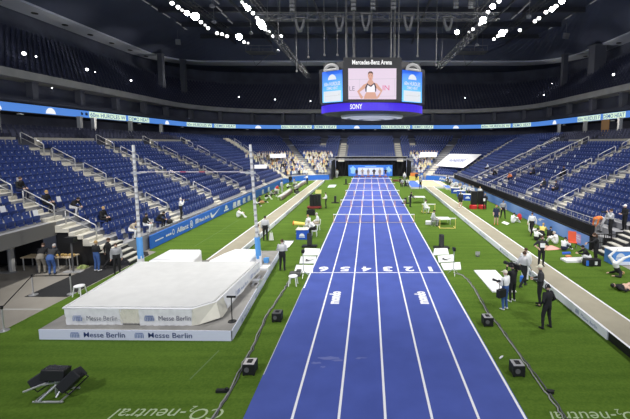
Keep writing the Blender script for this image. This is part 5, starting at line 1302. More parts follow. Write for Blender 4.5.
P('lie',pelvis=(0,0,.16),waist=(0,-.14,.15),chest=(0,-.32,.16),neck=(0,-.48,.18),head=(0,-.62,.24),hipL=(-.1,.03,.13),hipR=(.1,.03,.13),knL=(-.14,.42,.34),knR=(.14,.44,.14),anL=(-.14,.70,.09),anR=(.16,.86,.09),shL=(-.185,-.42,.15),shR=(.185,-.42,.15),elL=(-.34,-.22,.10),wrL=(-.20,-.02,.22),elR=(.34,-.22,.10),wrR=(.22,.0,.10))
P('reach',chest=(0,.05,1.28),neck=(0,.09,1.44),head=(0,.14,1.59),shL=(-.185,.07,1.38),shR=(.185,.07,1.38),elL=(-.25,.28,1.22),wrL=(-.20,.52,1.15),elR=(.25,.20,1.15),wrR=(.20,.44,1.02))
def cyl(mb,a,b,ra,rb,n=10): mb.tube([a,b],[ra,rb],n); mb.ball(a,ra,n,6); mb.ball(b,rb,n,6)
BODY={}
def body_mesh(pose):
    """one continuous body: a sculpted union of torso, tapering limbs, head and hands."""
    if pose in BODY: return BODY[pose]
    J={k:V(v) for k,v in POSES[pose].items()}
    mb=MB()
    # torso rings
    spine=[J['pelvis']-(J['waist']-J['pelvis'])*.75,J['pelvis'],J['pelvis'].lerp(J['waist'],.6),J['waist'].lerp(J['chest'],.25),J['waist'].lerp(J['chest'],.8),J['chest'].lerp(J['neck'],.25),J['chest'].lerp(J['neck'],.62),J['chest'].lerp(J['neck'],.9)]
    wid=[.11,.182,.180,.172,.196,.204,.178,.080]; dep=[.10,.130,.130,.128,.136,.130,.105,.068]
    side=((J['shR']-J['shL'])+(J['hipR']-J['hipL'])).normalized(); n=14; vs=[];fs=[]
    for i,c in enumerate(spine):
        t=(spine[min(i+1,len(spine)-1)]-spine[max(i-1,0)]).normalized(); f=t.cross(side).normalized()
        for k in range(n): a=2*PI*k/n; vs.append(c+side*(wid[i]*math.cos(a))+f*(dep[i]*math.sin(a)))
    for i in range(len(spine)-1):
        for k in range(n): fs.append((i*n+k,i*n+(k+1)%n,(i+1)*n+(k+1)%n,(i+1)*n+k))
    fs+= [tuple(range(n-1,-1,-1)),tuple((len(spine)-1)*n+k for k in range(n))]; mb.add(vs,fs)
    cyl(mb,J['chest'].lerp(J['neck'],.7),J['neck'].lerp(J['head'],.35),.058,.052)
    bones=[('t',J['pelvis'],J['waist'],.15,3),('t',J['waist'].lerp(J['chest'],.15),J['neck']-(J['neck']-J['chest'])*.15,.15,1)]
    hu=(J['head']-J['neck']).normalized(); hf=hu.cross(side).normalized(); hf = -hf if hf.dot(V((0,1,0)))<-.2 and pose!='legs_up' else hf
    # orientation of the head: up follows the neck partly, looks forward
    upv=(hu*.6+V((0,0,1))*.6).normalized() if pose not in ('legs_up','lie') else hu
    hf=side.cross(upv); hf=-hf if hf.y<0 and pose not in('lie',) else hf
    hf=upv.cross(side).normalized(); hc=J['head']
    R=Matrix((side,hf,upv)).transposed()
    mb.ball(hc,(.077,.098,.115),14,10,0,R); mb.ball(hc+R@V((0,.035,-.06)),(.055,.06,.062),10,7,0,R)
    mb.ball(hc+R@V((0,.103,-.012)),(.014,.02,.024),8,5,0,R)
    for s in (-1,1): mb.ball(hc+R@V((s*.078,-.005,-.008)),(.012,.022,.032),8,5,0,R)
    bones.append(('h',J['neck'].lerp(J['head'],.3),hc+R@V((0,0,.05)),.09,0))
    fingers=[]
    for k,s in (('L',-1),('R',1)):
        sh,el,wr=J['sh'+k],J['el'+k],J['wr'+k]; hip,kn,an=J['hip'+k],J['kn'+k],J['an'+k]
        cyl(mb,sh,el,.074,.060); cyl(mb,el,wr,.057,.038); mb.ball(sh,.080,10,6)
        hd=(wr-el).normalized(); hand=wr+hd*.075; mb.ball(wr+hd*.05,(.034,.034,.034),8,6); cyl(mb,wr+hd*.02,hand,.030,.034,8)
        cyl(mb,hip,kn,.102,.074); cyl(mb,kn,an,.070,.050); mb.ball(kn.lerp(an,.3)+V((0,-.01,0)),.068,10,6)
        fd=(V((.12*s,1,0))).normalized()
        if pose=='legs_up': fd=(an-kn).normalized()
        low=.05
        h0=V((an.x,an.y,an.z-.04))
        if pose in('legs_up',): h0=an
        mb.ball(h0-fd*.03,(.04,.05,.045),8,6); cyl(mb,h0+fd*.0+V((0,0,-.005)),h0+fd*.15+V((0,0,-.012)),.044,.036,8)
        bones+= [('a',sh,el,.05,1),('f',el,wr-hd*.015,.04,2),('n',wr+hd*.02,hand,.035,0),('u',hip,hip.lerp(kn,.55),.08,3),('l',hip.lerp(kn,.55),kn,.065,4),('s',kn,an+V((0,0,.02)),.05,4),('o',h0-fd*.04,h0+fd*.15,.045,5)]
        perp=hd.cross(V((0,0,1))) if abs(hd.z)<.9 else V((0,1,0))
        perp.normalize(); pn=hd.cross(perp).normalized()
        for q,(o_,l_) in enumerate(((-.027,.062),(-.009,.078),(.010,.074),(.027,.058))):
            b0=hand+perp*o_; b1=b0+hd*l_*.55+pn*.006; b2=b1+hd*l_*.38+pn*.026; fingers.append(([b0,b1,b2],[.0095,.009,.007]))
        th=wr+hd*.035+perp*.028*-1; fingers.append(([th,th+(hd*.6-perp*.8).normalized()*.035,th+(hd*.9-perp*.4).normalized()*.068],[.011,.0105,.008]))
    o=mb.build('body_work',M_white); md=o.modifiers.new('r','REMESH'); md.mode='VOXEL'; md.voxel_size=.024; md.use_smooth_shade=True
    sm=o.modifiers.new('s','SMOOTH'); sm.factor=.5; sm.iterations=3
    bpy.context.view_layer.update(); dg=bpy.context.evaluated_depsgraph_get(); me=bpy.data.meshes.new_from_object(o.evaluated_get(dg)); bpy.data.objects.remove(o)
    out=MB(); out.add([v.co for v in me.vertices],[tuple(p.vertices) for p in me.polygons]); idx=[]
    for p in me.polygons:
        c=p.center; best=None
        for (_,a,b,r,slot) in bones:
            ab=b-a; t=max(0,min(1,(c-a).dot(ab)/max(ab.length_squared,1e-9))); d=(c-a-ab*t).length-r
            if best is None or d<best[0]: best=(d,slot)
        idx.append(best[1])
    out.m=idx; bpy.data.meshes.remove(me)
    for pts,rs in fingers: out.tube(pts,rs,6,0)
    for s in (-1,1): out.ball(hc+R@V((s*.032,.090,.012)),(.011,.008,.007),6,4,6,R)
    out.ball(hc+R@V((0,.094,-.052)),(.022,.008,.006),6,4,6,R)
    m2=bpy.data.meshes.new('person_'+pose); m2.from_pydata(out.v,[],out.f)
    for _ in range(7): m2.materials.append(None)
    m2.polygons.foreach_set('material_index',out.m); m2.polygons.foreach_set('use_smooth',[True]*len(out.f)); m2.update()
    BODY[pose]=(m2,hc,R); return BODY[pose]
HAIRC={}
def hair_mesh(pose,kind):
    if (pose,kind) in HAIRC: return HAIRC[(pose,kind)]
    _,hc,R=body_mesh(pose); m=MB(); n=14
    def dome(c,r,zc,m_=m,mi=0):
        vs=[];fs=[]; J_=5
        for j in range(J_+1):
            th=(PI*zc)*j/J_
            for k in range(n): a=2*PI*k/n; vs.append(R@V((r[0]*math.sin(th)*math.cos(a),r[1]*math.sin(th)*math.sin(a)+c[1],r[2]*math.cos(th)+c[2]))+hc)
        for j in range(J_):
            for k in range(n): fs.append((j*n+k,(j+1)*n+k,(j+1)*n+(k+1)%n,j*n+(k+1)%n))
        m_.add(vs,fs,mi)
    if kind in('short','bun','long','tail'):
        dome((0,-.014,.012),(.086,.104,.120),.56)
        if kind=='bun': m.ball(hc+R@V((0,-.11,.06)),.045,8,6)
        if kind=='long': m.tube([hc+R@V((0,-.075,.03)),hc+R@V((0,-.10,-.10)),hc+R@V((0,-.105,-.22))],[.075,.075,.04],10)
        if kind=='tail': m.tube([hc+R@V((0,-.10,.06)),hc+R@V((0,-.16,.0)),hc+R@V((0,-.14,-.16))],[.03,.032,.012],8)
    elif kind in('cap','capback'):
        dome((0,-.004,.025),(.088,.108,.110),.52); s=1 if kind=='cap' else -1
        m.box(hc+R@V((0,s*.125,.035)),(.13,.09,.014),0,0,0,R)
    elif kind=='beanie': dome((0,-.004,.02),(.090,.108,.125),.53)
    me=m.mesh('hair' if kind in('short','bun','long','tail') else 'cap',[None],True); HAIRC[(pose,kind)]=me; return me
SKIN=mat('skin',(.62,.40,.30),.55); SKIN2=mat('skin_dark',(.25,.13,.08),.55); M_eye=mat('eye_dark',(.03,.02,.02),.4)
def cl(name,c): return mat('cloth_'+name,c,.85,noise=.08,nscale=6)
CL={'black':cl('black',(.014,.014,.016)),'dgrey':cl('dgrey',(.038,.039,.043)),'grey':cl('grey',(.33,.33,.34)),'lgrey':cl('lgrey',(.52,.52,.53)),'white':cl('white',(.78,.78,.77)),'jeans':cl('jeans',(.05,.11,.30)),'navy':cl('navy',(.025,.03,.07)),
    'red':cl('red',(.62,.06,.04)),'orange':cl('orange',(.80,.22,.06)),'beige':cl('beige',(.50,.42,.32)),'khaki':cl('khaki',(.24,.22,.18)),'blue':cl('blue',(.05,.16,.5)),'yellow':cl('yellow',(.7,.55,.15)),'skin':SKIN,'skin2':SKIN2}
HC={'brown':mat('hair_brown',(.06,.03,.015),.6),'black':mat('hair_black',(.012,.010,.010),.6),'blond':mat('hair_blond',(.42,.27,.10),.6),'grey':mat('hair_grey',(.45,.43,.40),.6),'orange':mat('hair_orange',(.48,.17,.04),.6),'cap_black':CL['black'],'cap_white':CL['white'],'cap_cream':mat('cap_cream',(.70,.66,.52),.8)}
def setm(o,i,m): o.material_slots[i].link='OBJECT'; o.material_slots[i].material=m
def person(loc,face,pose,top,bottom,label,hair=('short','brown'),sleeve=None,leg=None,shoe='black',skin='skin',h=1.0,group=None,zoff=0.0):
    me,hc,R=body_mesh(pose); r=thing('person',label,'person',V(loc)+V((0,0,zoff)),math.radians(face),group); r.scale=(h,h,h)
    o=link_mesh('body',me,r)
    for i,k in enumerate((skin,top,sleeve or top,bottom,leg or bottom,shoe)): setm(o,i,CL[k])
    setm(o,6,M_eye)
    if hair:
        q=link_mesh('hair' if hair[0] in('short','bun','long','tail') else 'cap',hair_mesh(pose,hair[0]),r); setm(q,0,HC[hair[1]])
    return r
def at_face(loc,face,off):   # a point given in a person's own axes
    a=math.radians(face); return V(loc)+V((off[0]*math.cos(a)-off[1]*math.sin(a),off[0]*math.sin(a)+off[1]*math.cos(a),off[2]))
def pg(px,py,z=TZ): return G(px,py,z)
# ---- tunnel corner
person(pg(52.5,274.5,0),12,'lean','dgrey','jeans','grey haired person in dark jacket and blue jeans bending over the tunnel tables',('short','grey'),shoe='dgrey')
person(pg(42.5,273.5,0),20,'lean','black','khaki','person in a black top and grey brown trousers left of the grey haired man',('short','brown'),shoe='dgrey')
person(pg(97.5,271,.014),-15,'hold','black','jeans','person in a black jacket and blue jeans with white shoes on the black carpet strip',('short','blond'),shoe='white')
person(pg(109.8,268.3,.014),-40,'walk','black','black','person all in black beside the end of the left stand',('short','brown'),h=1.02)
person(pg(117.5,273.5)+V((0,0,0)),-150,'stand','grey','black','person in a grey sweater behind the left edge of the landing mat',('short','brown'),h=.98)
# ---- judges at the left
P1=pg(265.5,240.5); person(P1,10,'stand','lgrey','black','judge in a grey shirt standing between the right standard and the runway board',('short','black'),h=1.05)
m=MB(); m.prism([(-.16,-.06),(.16,-.06),(.16,.06),(-.16,.06)],0,.55,0,[(-.10,-.03),(.10,-.03),(.10,.03),(-.10,.03)]); m.tube([(-.08,0,.55),(0,0,.72),(.08,0,.55)],.012,5); o=m.build('carrier_bag',mat('bag_white',(.70,.70,.66),.6)); o.location=at_face(P1,10,(.42,.05,0)); tag(o,'pale carrier bag beside the judge at the pole vault runway','bag')
person(pg(258,249.5),-70,'stand','white','black','judge in a white shirt half hidden by the right pole vault standard',('short','brown'))
PJ=pg(282.5,270.5); person(PJ,-8,'hold','lgrey','black','judge in a grey shirt and black trousers at the corner of the grey platform',('short','brown'),shoe='dgrey',h=1.03)
person(pg(309,232),60,'sit','white','white','judge in white sitting behind the blue judges table',('short','blond'),zoff=0)
person(pg(315,236),90,'sit_lean','white','black','judge in a white top and black vest leaning over, right of the blue judges table',('short','grey'),sleeve='black')
person(pg(318,229.5),100,'sit','white','beige','judge in a white shirt sitting farthest right at the blue judges table',('short','grey'))
for k,(px,py,f,l) in enumerate(((309,232.2,60,'white plastic chair under the judge behind the blue table'),(315,236.2,90,'white plastic chair under the leaning judge'),(318,229.7,100,'white plastic chair under the judge on the far right of the blue table'))):
    p=pg(px,py); r=thing('plastic_chair',l,'chair',p,math.radians(f)); m=MB(); m.box((0,.04,.43),(.40,.40,.03)); m.build('seat',M_white,r); m=MB(); m.box((0,-.20,.66),(.38,.03,.42),0,0,.12); m.build('backrest',M_white,r)
    for sx_ in (-1,1):
        for sy_ in (-1,1): m=MB(); m.tube([(.16*sx_,.04+.16*sy_,.42),(.19*sx_,.04+.19*sy_,0)],.018,5); m.build('leg',M_white,r)
person(pg(326,208.2),95,'hold','white','black','judge in a white shirt and black trousers beside the yellow sign',('short','black'))
# ---- athletes and judges along the left board
LA_=[(238,217.5,-80,'ground','white','white','athlete in white sitting on the turf by the left board, nearest the camera',('short','blond'),'white'),
     (254.5,206.5,-75,'ground','white','black','athlete in white with black trousers sitting just right of the tall standard',('short','black'),'white'),
     (259.5,203,-60,'ground_out','black','black','athlete in black sitting by the left board with a brown bag',('short','brown'),'white'),
     (266,199.5,-80,'ground','black','white','athlete in a black top and white trousers sitting by the left board',('short','black'),'white'),
     (270.5,196.5,-70,'ground','grey','black','athlete in a grey top sitting by the left board, left of the red one',('short','brown'),'white'),
     (275.5,194,-60,'sit_lean','red','white','athlete in a red jacket by the left board',('short','black'),'white'),
     (282,192.5,-40,'stand','lgrey','lgrey','athlete in light grey standing by the left board beside the pale benches',('short','brown'),'white'),
     (287.5,188.5,-60,'ground','white','black','athlete in white and black sitting in front of the far blue board',('short','black'),'white'),
     (290.5,185,200,'stand','black','black','person all in black standing by the far corner of the left board',('short','black'),'black'),
     (307.3,184.5,60,'reach','white','navy','person in a white shirt bending over the farther pale bench',('short','brown'),'black'),
     (294,186.5,-60,'sit','beige','white','athlete in beige sitting left of the farther pale bench',('short','brown'),'white'),
     (297.5,193.5,120,'sit','grey','black','athlete in grey sitting right of the nearer pale bench',('short','brown'),'white')]
for (px,py,f,po,t,bt,l,hr,sh) in LA_: person(pg(px,py),f,po,t,bt,l,hr,shoe=sh,h=1.0)
for px,py,l in ((275.5,194.2,'red jacketed athlete'),(294,186.7,'beige athlete'),(297.5,193.7,'grey athlete')):
    p=pg(px,py); m=MB(); m.bb(-.22,.22,-.18,.26,0,.44); o=m.build('seat_box',M_greydk); o.location=p; tag(o,f'dark seat box under the {l} by the left board','box')
p=pg(262,203.5); m=MB(); m.ball((0,0,.16),(.32,.18,.17),10,7); m.tube([(-.15,0,.3),(0,0,.4),(.15,0,.3)],.02,5); o=m.build('sports_bag',mat('bag_brown',(.42,.24,.10),.7)); o.location=p; tag(o,'brown sports bag by the left board beside the athlete in black','bag')
person(pg(334.8,184) if False else V((-7.0,76.6,TZ)),170,'stand','white','lgrey','person in pale clothes standing in front of the black drape left of the start',('short','blond'),shoe='white')
# ---- the six sprinters waiting at the start
for l,(t,bt,sk) in enumerate((('black','black','skin'),('beige','beige','skin'),('black','black','skin2'),('grey','beige','skin'),('beige','grey','skin'),('navy','navy','skin2'))):
    x=3.66-1.22*(l+.5); w=["one","two","three","four","five","six"][l]
    person((x,78.95,.034),180,'stand' if l%2 else 'hips',t,bt,f'sprinter standing behind the starting block in lane {w}',('bun','black' if sk=='skin2' else 'brown'),sleeve=sk,leg=sk,shoe='white',skin=sk,h=.98,group='sprinters at the start')
# ---- right of the track, far
FR=[(402.5,187,150,'sit','lgrey','black','official in grey sitting right of the start, nearest the blocks',('short','brown')),
    (404.5,181.5,160,'stand','white','grey','official in a white jacket standing tall right of the start',('short','grey')),
    (401,183.5,120,'crouch','black','black','official in black crouching right of the start',('short','black')),
    (407,186.5,190,'sit_lean','white','black','official in white bending forward right of the start',('short','grey')),
    (416.5,181.5,170,'stand','navy','black','official in dark blue standing behind the blue pit mat',('short','black')),
    (421.5,180.8,190,'stand','blue','lgrey','person in a blue top standing behind the sand pit, left one',('short','blond')),
    (424.6,180.6,170,'stand','beige','beige','person in beige standing behind the sand pit, right one',('short','brown')),
    (420.3,189.2,-30,'hold','grey','black','judge in a grey top standing between the blue mat and the sand',('short','brown')),
    (448,186.5,90,'reach','dgrey','black','judge in dark grey standing at the right edge of the sand pit',('short','black')),
    (410.2,207,-80,'reach','black','black','judge in black standing at the farther white table',('short','brown')),
    (424.8,213.2,-100,'sit','white','white','judge in white sitting beside the farther spare hurdle',('short','black')),
    (432.8,226.2,-80,'sit','lgrey','grey','judge in pale grey clothes sitting beside the nearer white table',('short','black')),
    (460.3,208,175,'stand','dgrey','black','athlete in dark grey walking on the long jump runway',('bun','brown'))]
for (px,py,f,po,t,bt,l,hr) in FR:
    z=.37 if 'runway' in l else TZ
    if 'between the blue mat' in l: z=.36
    person(pg(px,py,z),f,po,t,bt,l,hr,shoe='white' if 'athlete' in l else 'black',leg='skin' if 'runway' in l else None)
    if po in('sit','sit_lean'):
        p=pg(px,py); r=thing('stool',f'small seat under the {l.split(" in ")[0]} {("in white" if "white" in l else "in grey")} at ({"start" if "start" in l else "tables"})' if False else f'grey stool under the {l}'[:95],'stool',p,math.radians(f)); m=MB(); m.box((0,.02,.41),(.34,.34,.04)); m.build('seat',M_grey,r)
        for sx_ in (-1,1):
            for sy_ in (-1,1): m=MB(); m.tube([(.13*sx_,.02+.13*sy_,.40),(.15*sx_,.02+.15*sy_,0)],.018,5); m.build('leg',M_alu,r)
p=pg(414.3,181); m=MB(); m.bb(-.9,.9,0,.6,0,.9); m.bb(-.7,.7,-.02,.5,.9,1.5,1); o=m.build('timing_cabinet',[M_yellow,M_orange]); o.location=p; tag(o,'yellow and orange cabinet behind the blue pit mat','cabinet')
p=pg(397.3,181.5); m=MB(); m.bb(-.8,.8,-.3,.3,.0,.35); o=m.build('cable_case',mat('case_maroon',(.14,.05,.03),.7)); o.location=p; tag(o,'low brown case right of the start blocks','case')
# ---- athletes at the blue box tables
BT=[(450,191.5,140,'white','white','black'),(453.5,191,150,'white','grey','brown'),(457.5,192,150,'beige','white','brown'),(462,194.3,150,'white','white','black'),(466.5,196,160,'white','navy','blond'),(448.3,187,150,'lgrey','black','black'),(444.5,184.5,200,'white','white','brown')]
nmb=['fifth','fourth','third','second','first','sixth','seventh']
for k,(px,py,f,t,bt,hr) in enumerate(BT):
    px+= 2.5; person(pg(px,py-1.2),f,'sit',t,bt,f'{"white" if t=="white" else "pale grey" if t=="lgrey" else "beige"} clad athlete seated by the blue box tables, {nmb[k]} from the near end',('short',hr),shoe='white',group='athletes at the blue box tables')
    p=pg(px,py-1.2); m=MB(); m.bb(-.22,.22,-.2,.24,0,.44); o=m.build('seat_box',M_greydk); o.location=p; o.rotation_euler=(0,0,math.radians(f)); tag(o,f'dark seat box at the blue box tables, {nmb[k]} counting from the near end','box','seat boxes at the blue box tables')
person(pg(473.2,200)+V((0,.4,0)),200,'hold','lgrey','black','person in a light top behind the black loudspeaker pair, left one',('short','grey')); person(pg(479,201)+V((.2,.4,0)),170,'hold','white','black','person in a white top behind the black loudspeaker pair, right one',('short','blond'))
person(pg(484.8,209.5),150,'hold','black','black','person all in black standing right of the black loudspeaker pair',('short','blond'))
m=MB(); m.box((0,0,0),(.22,.02,.3)); o=m.build('paper_sheet',M_paper); o.location=at_face(pg(484.8,209.5),150,(0,.36,1.1)); tag(o,'white sheet held by the person in black beside the loudspeaker pair','paper')
# ---- right side athletes near the LED board
person(pg(496,224.6),170,'stand','navy','navy','athlete with orange hair and bare legs in a dark running kit walking on the turf',('tail','orange'),sleeve='skin',leg='skin',shoe='orange')
person(pg(502.7,218.6),175,'stand_apart','grey','black','person in a grey shirt and black trousers behind the orange haired athlete',('short','brown'))
person(pg(512.5,222.8),-70,'ground','white','white','athlete in white sitting on the turf with a red bag behind',('short','black'),sleeve='black',shoe='white')
p=pg(517.2,220.3); m=MB(); m.ball((0,0,.30),(.22,.18,.32),10,8); m.box((0,-.17,.22),(.26,.08,.26)); o=m.build('backpack',M_red); o.location=p+V((.25,.15,0)); tag(o,'red backpack behind the athlete in white by the right board','bag')
person(pg(530.5,232),-70,'ground_out','white','white','athlete in white leaning against the right board left of the walking person',('short','blond'),shoe='white')
PW=pg(531.5,235.2); person(PW,130,'walk','white','black','person in a white shirt and black trousers walking along the right board',('short','brown'),h=1.03)
person(pg(536.0,240.4),-60,'ground','white','black','athlete in white and black sitting on the turf right of the walking person',('short','black'),shoe='white')
person(pg(541.8,237.5),-40,'crouch','yellow','black','athlete in black with a yellow top crouching by the right board',('short','blond'),sleeve='skin')
person(pg(549,238.6),-60,'ground','black','black','athlete in black sitting by the right board',('short','black'))
person(pg(556,244.0),40,'ground','white','white','athlete in white sitting on the turf left of the pink towel',('short','grey'),shoe='white')
person(pg(540.8,266.2,.37),175,'hips','dgrey','black','athlete in a dark kit with a light bib standing on the long jump runway',('bun','brown'),sleeve='skin',shoe='black')
m=MB(); m.box((0,0,0),(.26,.012,.24)); o=m.build('start_bib',M_paper); o.location=at_face(pg(540.8,266.2,.37),175,(0,.135,1.22)); o.rotation_euler=(0,0,math.radians(175)); tag(o,'white bib on the chest of the athlete standing on the long jump runway','bib')
person(pg(563.5,250.5),-60,'ground','white','navy','athlete in white crouched on the turf beside the red chair',('short','black'),shoe='white')
p=pg(573,248.5); r=thing('folding_chair','red folding chair by the right board','chair',p+V((0,.1,0)),-.3); m=MB(); m.box((0,0,.42),(.5,.45,.05)); m.build('seat',mat('chair_red',(.66,.10,.04),.6),r); m=MB(); m.box((0,.22,.78),(.5,.05,.66),0,0,-.15); m.build('backrest',mat('chair_red',(.66,.10,.04),.6),r)
for sx_ in (-1,1):
    for sy_ in (-1,1): m=MB(); m.tube([(.22*sx_,.18*sy_,.42),(.22*sx_,-.2*sy_,0)],.02,5); m.build('leg',M_greydk,r)
person(pg(595.5,262.0),75,'reach','black','black','person with brown hair all in black leaning over by the black gate',('long','brown'),h=1.05)
person(pg(586.8,263),80,'crouch','black','white','person in black with white trousers crouching beside the black case',('short','black'),shoe='black') if True else None
p=pg(588.2,263.5); m=MB(); m.bb(-.42,.42,-.2,.2,0,.4); m.bb(-.45,-.30,-.22,-.2,.05,.35,1); m.bb(.05,.2,-.22,-.2,.1,.3,2); o=m.build('equipment_case',[M_black,M_blue,M_white]); o.location=p+V((0,-.35,0)); tag(o,'black case with small coloured panels on the turf by the black gate','case')
p=pg(570.5,258.6); m=MB(); m.ball((0,0,.07),(.22,.14,.08),8,6); o=m.build('shoe_bag',mat('bag_orange',(.60,.22,.10),.7)); o.location=p+V((0,.25,0)); tag(o,'small orange bag lying beyond the white board on the right turf','bag')
person(pg(616.5,275.5),-95,'legs_up','black','white','athlete in black with white trousers stretching upside down with legs in the air',('short','blond'),shoe='white',h=1.05)
person(pg(625.5,290),-90,'lie','black','skin','athlete in black lying on the turf at the right edge of the picture',('short','black'),shoe='white',leg='black')
# ---- camera crew
PC1=pg(504.5,309.5); person(PC1,35,'hold','white','jeans','photographer in a white shirt with a black vest and jeans, left of the camera crew',('cap','cap_cream'),sleeve='white',shoe='white')
PC2=pg(512,301.5); person(PC2,25,'shoulder_cam','black','black','camera operator all in black shouldering a television camera',('short','black'),shoe='white')
PC3=pg(523,287.2); person(PC3,-62,'walk','lgrey','black','person in a light grey top and black trousers striding behind the camera operator',('bun','brown'),shoe='dgrey',h=1.05)
PC4=pg(524.8,280.5); person(PC4,-10,'stand','white','white','person in white with brown hair at the runway board behind the camera crew',('bun','brown'))
PC5=pg(539.3,305.4); person(PC5,70,'hold','dgrey','black','person in a dark coat with a cream cap standing by the runway board',('cap','cap_cream'),h=1.06)
PC6=pg(546.2,328.0); person(PC6,25,'stand_apart','black','black','person in black with headphones standing nearest on the right turf',('beanie','cap_black'),h=1.0)
def headphones(loc,face,hz,lab):
    r=thing('headphones',lab,'headphones',at_face(loc,face,(0,.02,hz)),math.radians(face)); m=MB(); m.tube([(.10*math.cos(PI*k/10),0,.135*math.sin(PI*k/10)) for k in range(11)],.012,6); m.build('headband',M_grey,r)
    for s in (-1,1): m=MB(); m.lathe([(.04,-.015),(.045,0),(.04,.015)],(0,0,0),10); q=m.build('ear_cup',M_black,r); q.location=(s*.105,0,0); q.rotation_euler=(0,PI/2,0)
headphones(PC6,25,1.63,'grey and black headphones on the nearest person in black')
def video_camera(loc,face,off,lab):
    r=thing('video_camera',lab,'camera',at_face(loc,face,off),math.radians(face)); m=MB(); m.box((0,0,0),(.15,.52,.22)); m.box((0,-.3,.0),(.12,.14,.2)); m.build('camera_body',M_black,r,bevel=.01)
    m=MB(); m.tube([(0,.26,0),(0,.46,0)],.06,12); m.tube([(0,.46,0),(0,.56,0)],.085,12); m.build('lens',M_black,r); m=MB(); m.tube([(0,-.2,.11),(0,-.15,.19),(0,.15,.19),(0,.2,.11)],.018,6); m.build('handle',M_greydk,r); m=MB(); m.box((-.14,.12,.08),(.12,.1,.08)); m.build('viewfinder',M_black,r)
video_camera(PC2,25,(.15,.12,1.62),'black television camera on the shoulder of the operator in black')
def photo_camera(loc,face,off,lab,white=False):
    r=thing('photo_camera',lab,'camera',at_face(loc,face,off),math.radians(face)); m=MB(); m.box((0,0,0),(.15,.08,.11)); m.build('camera_body',M_black,r); m=MB(); m.tube([(0,.04,0),(0,.30,0)],[.04,.055],10); m.build('lens',M_white if white else M_black,r)
photo_camera(PC1,35,(0,.34,1.15),'black photo camera in the hands of the photographer with the cream cap')
m=MB(); m.prism([(-.2,-.09),(.2,-.09),(.2,.09),(-.2,.09)],0,.34); m.tube([(-.15,0,.34),(-.1,.0,.7),(.1,0,.7),(.15,0,.34)],.012,5); o=m.build('shoulder_bag',M_black); o.location=at_face(PC1,35,(-.34,-.05,.66)); o.rotation_euler=(0,0,.5); tag(o,'black bag at the hip of the photographer with the cream cap','bag')
m=MB(); m.lathe([(.10,0),(.12,.02),(.12,.32),(.05,.36)],(0,0,0),12); o=m.build('blue_tub',M_blue); o.location=pg(521,283)+V((.1,.1,0)); tag(o,'small blue tub behind the legs of the striding person','tub')
person(pg(557,303.5) if False else pg(550.5,301.5)+V((.25,.55,0)),70,'crouch','black','black','person in black crouching low at the runway board with only the back showing',('short','black')) if False else None
# ---- people in the stands
SEATOBJ={}
def open_seat(p,rz,lab):
    r=thing('stadium_seat',lab,'seat',p,rz,'occupied blue seats'); m=MB(); m.box((0,.16,.43),(.44,.42,.05)); m.box((0,.05,.2),(.30,.05,.42)); m.build('seat_pan',M_seat2,r); q=link_mesh('backrest',BACK,r); return r
def seated(key,top,bottom,lab,pose='sit',hair=('short','brown'),sleeve=None,leg=None,shoe='black'):
    i,p=STAND_SPOTS[key]; rz=-PI/2 if p.x<0 else PI/2
    open_seat(p,rz,'open blue seat under '+lab)
    a=math.degrees(rz); person(p+V((.10 if p.x<0 else -.10,0,.0)),a,pose,top,bottom,lab,hair,sleeve,leg,shoe,h=.96)
seated('a','black','black','person in black sitting beside the nearest left aisle handrail','sit',('short','blond')); seated('b','black','lgrey','person in black with pale trousers sitting in the left stand','sit_lean',('short','black'))
seated('c','black','black','fair haired person in black sitting low in the left stand','sit',('short','blond'),shoe='white'); seated('d','beige','white','person in pale clothes sitting low near the portable steps','sit_lean',('short','brown'))
seated('e','black','white','person in black holding white paper just behind the left standard','sit',('short','black')); seated('g','black','black','person in black sitting low above the left blue board','sit_lean',('short','black'))
seated('h','black','navy','person in dark clothes sitting at the left edge of the picture','sit',('short','brown'))
i,p=STAND_STANDING['f']; person(p,-70,'photo','white','black','photographer in a white top standing in the left stand above the blue board',('short','grey'),sleeve='white'); photo_camera(p,-70,(0,.30,1.55),'camera held by the photographer standing in the left stand')
seated('m','black','black','person in black sitting alone high in the right stand'); seated('n','navy','black','person in dark blue left of the lone one in black',hair=('short','black')); seated('o','orange','navy','person in an orange top sitting in the right stand','sit_lean',('short','brown'))
seated('p','white','black','person in white sitting at the far end of the right stand',hair=('short','black')); seated('q','dgrey','navy','person in dark grey sitting halfway up the right stand'); seated('r','black','black','person in black sitting at the far end of the right stand','sit_lean'); seated('s','navy','black','person in navy sitting right of the one in dark grey')
i,p=STAND_STANDING['t']; person(p,80,'photo','lgrey','black','photographer in a grey jacket standing in the near end of the right stand',('short','brown'),h=1.05); photo_camera(p,80,(0,.32,1.60),'camera held by the photographer in the right stand')
i,p=STAND_STANDING['u']; person(p,100,'bend','orange','lgrey','person in an orange jacket bending in the front of the right stand',('short','orange'))
i,p=STAND_STANDING['v']; person(p,90,'hold','black','black','person in black with a white hat at the near end of the right stand',('cap','cap_white'))
m=MB(); m.ball((0,0,.2),(.22,.2,.22),10,7); m.box((0,.15,.18),(.26,.1,.26)); o=m.build('backpack',M_black); i_,p=stand_pt(181,223,'L'); o.location=p+V((.35,0,.0)); tag(o,'black backpack lying in the front row of the left stand','bag')

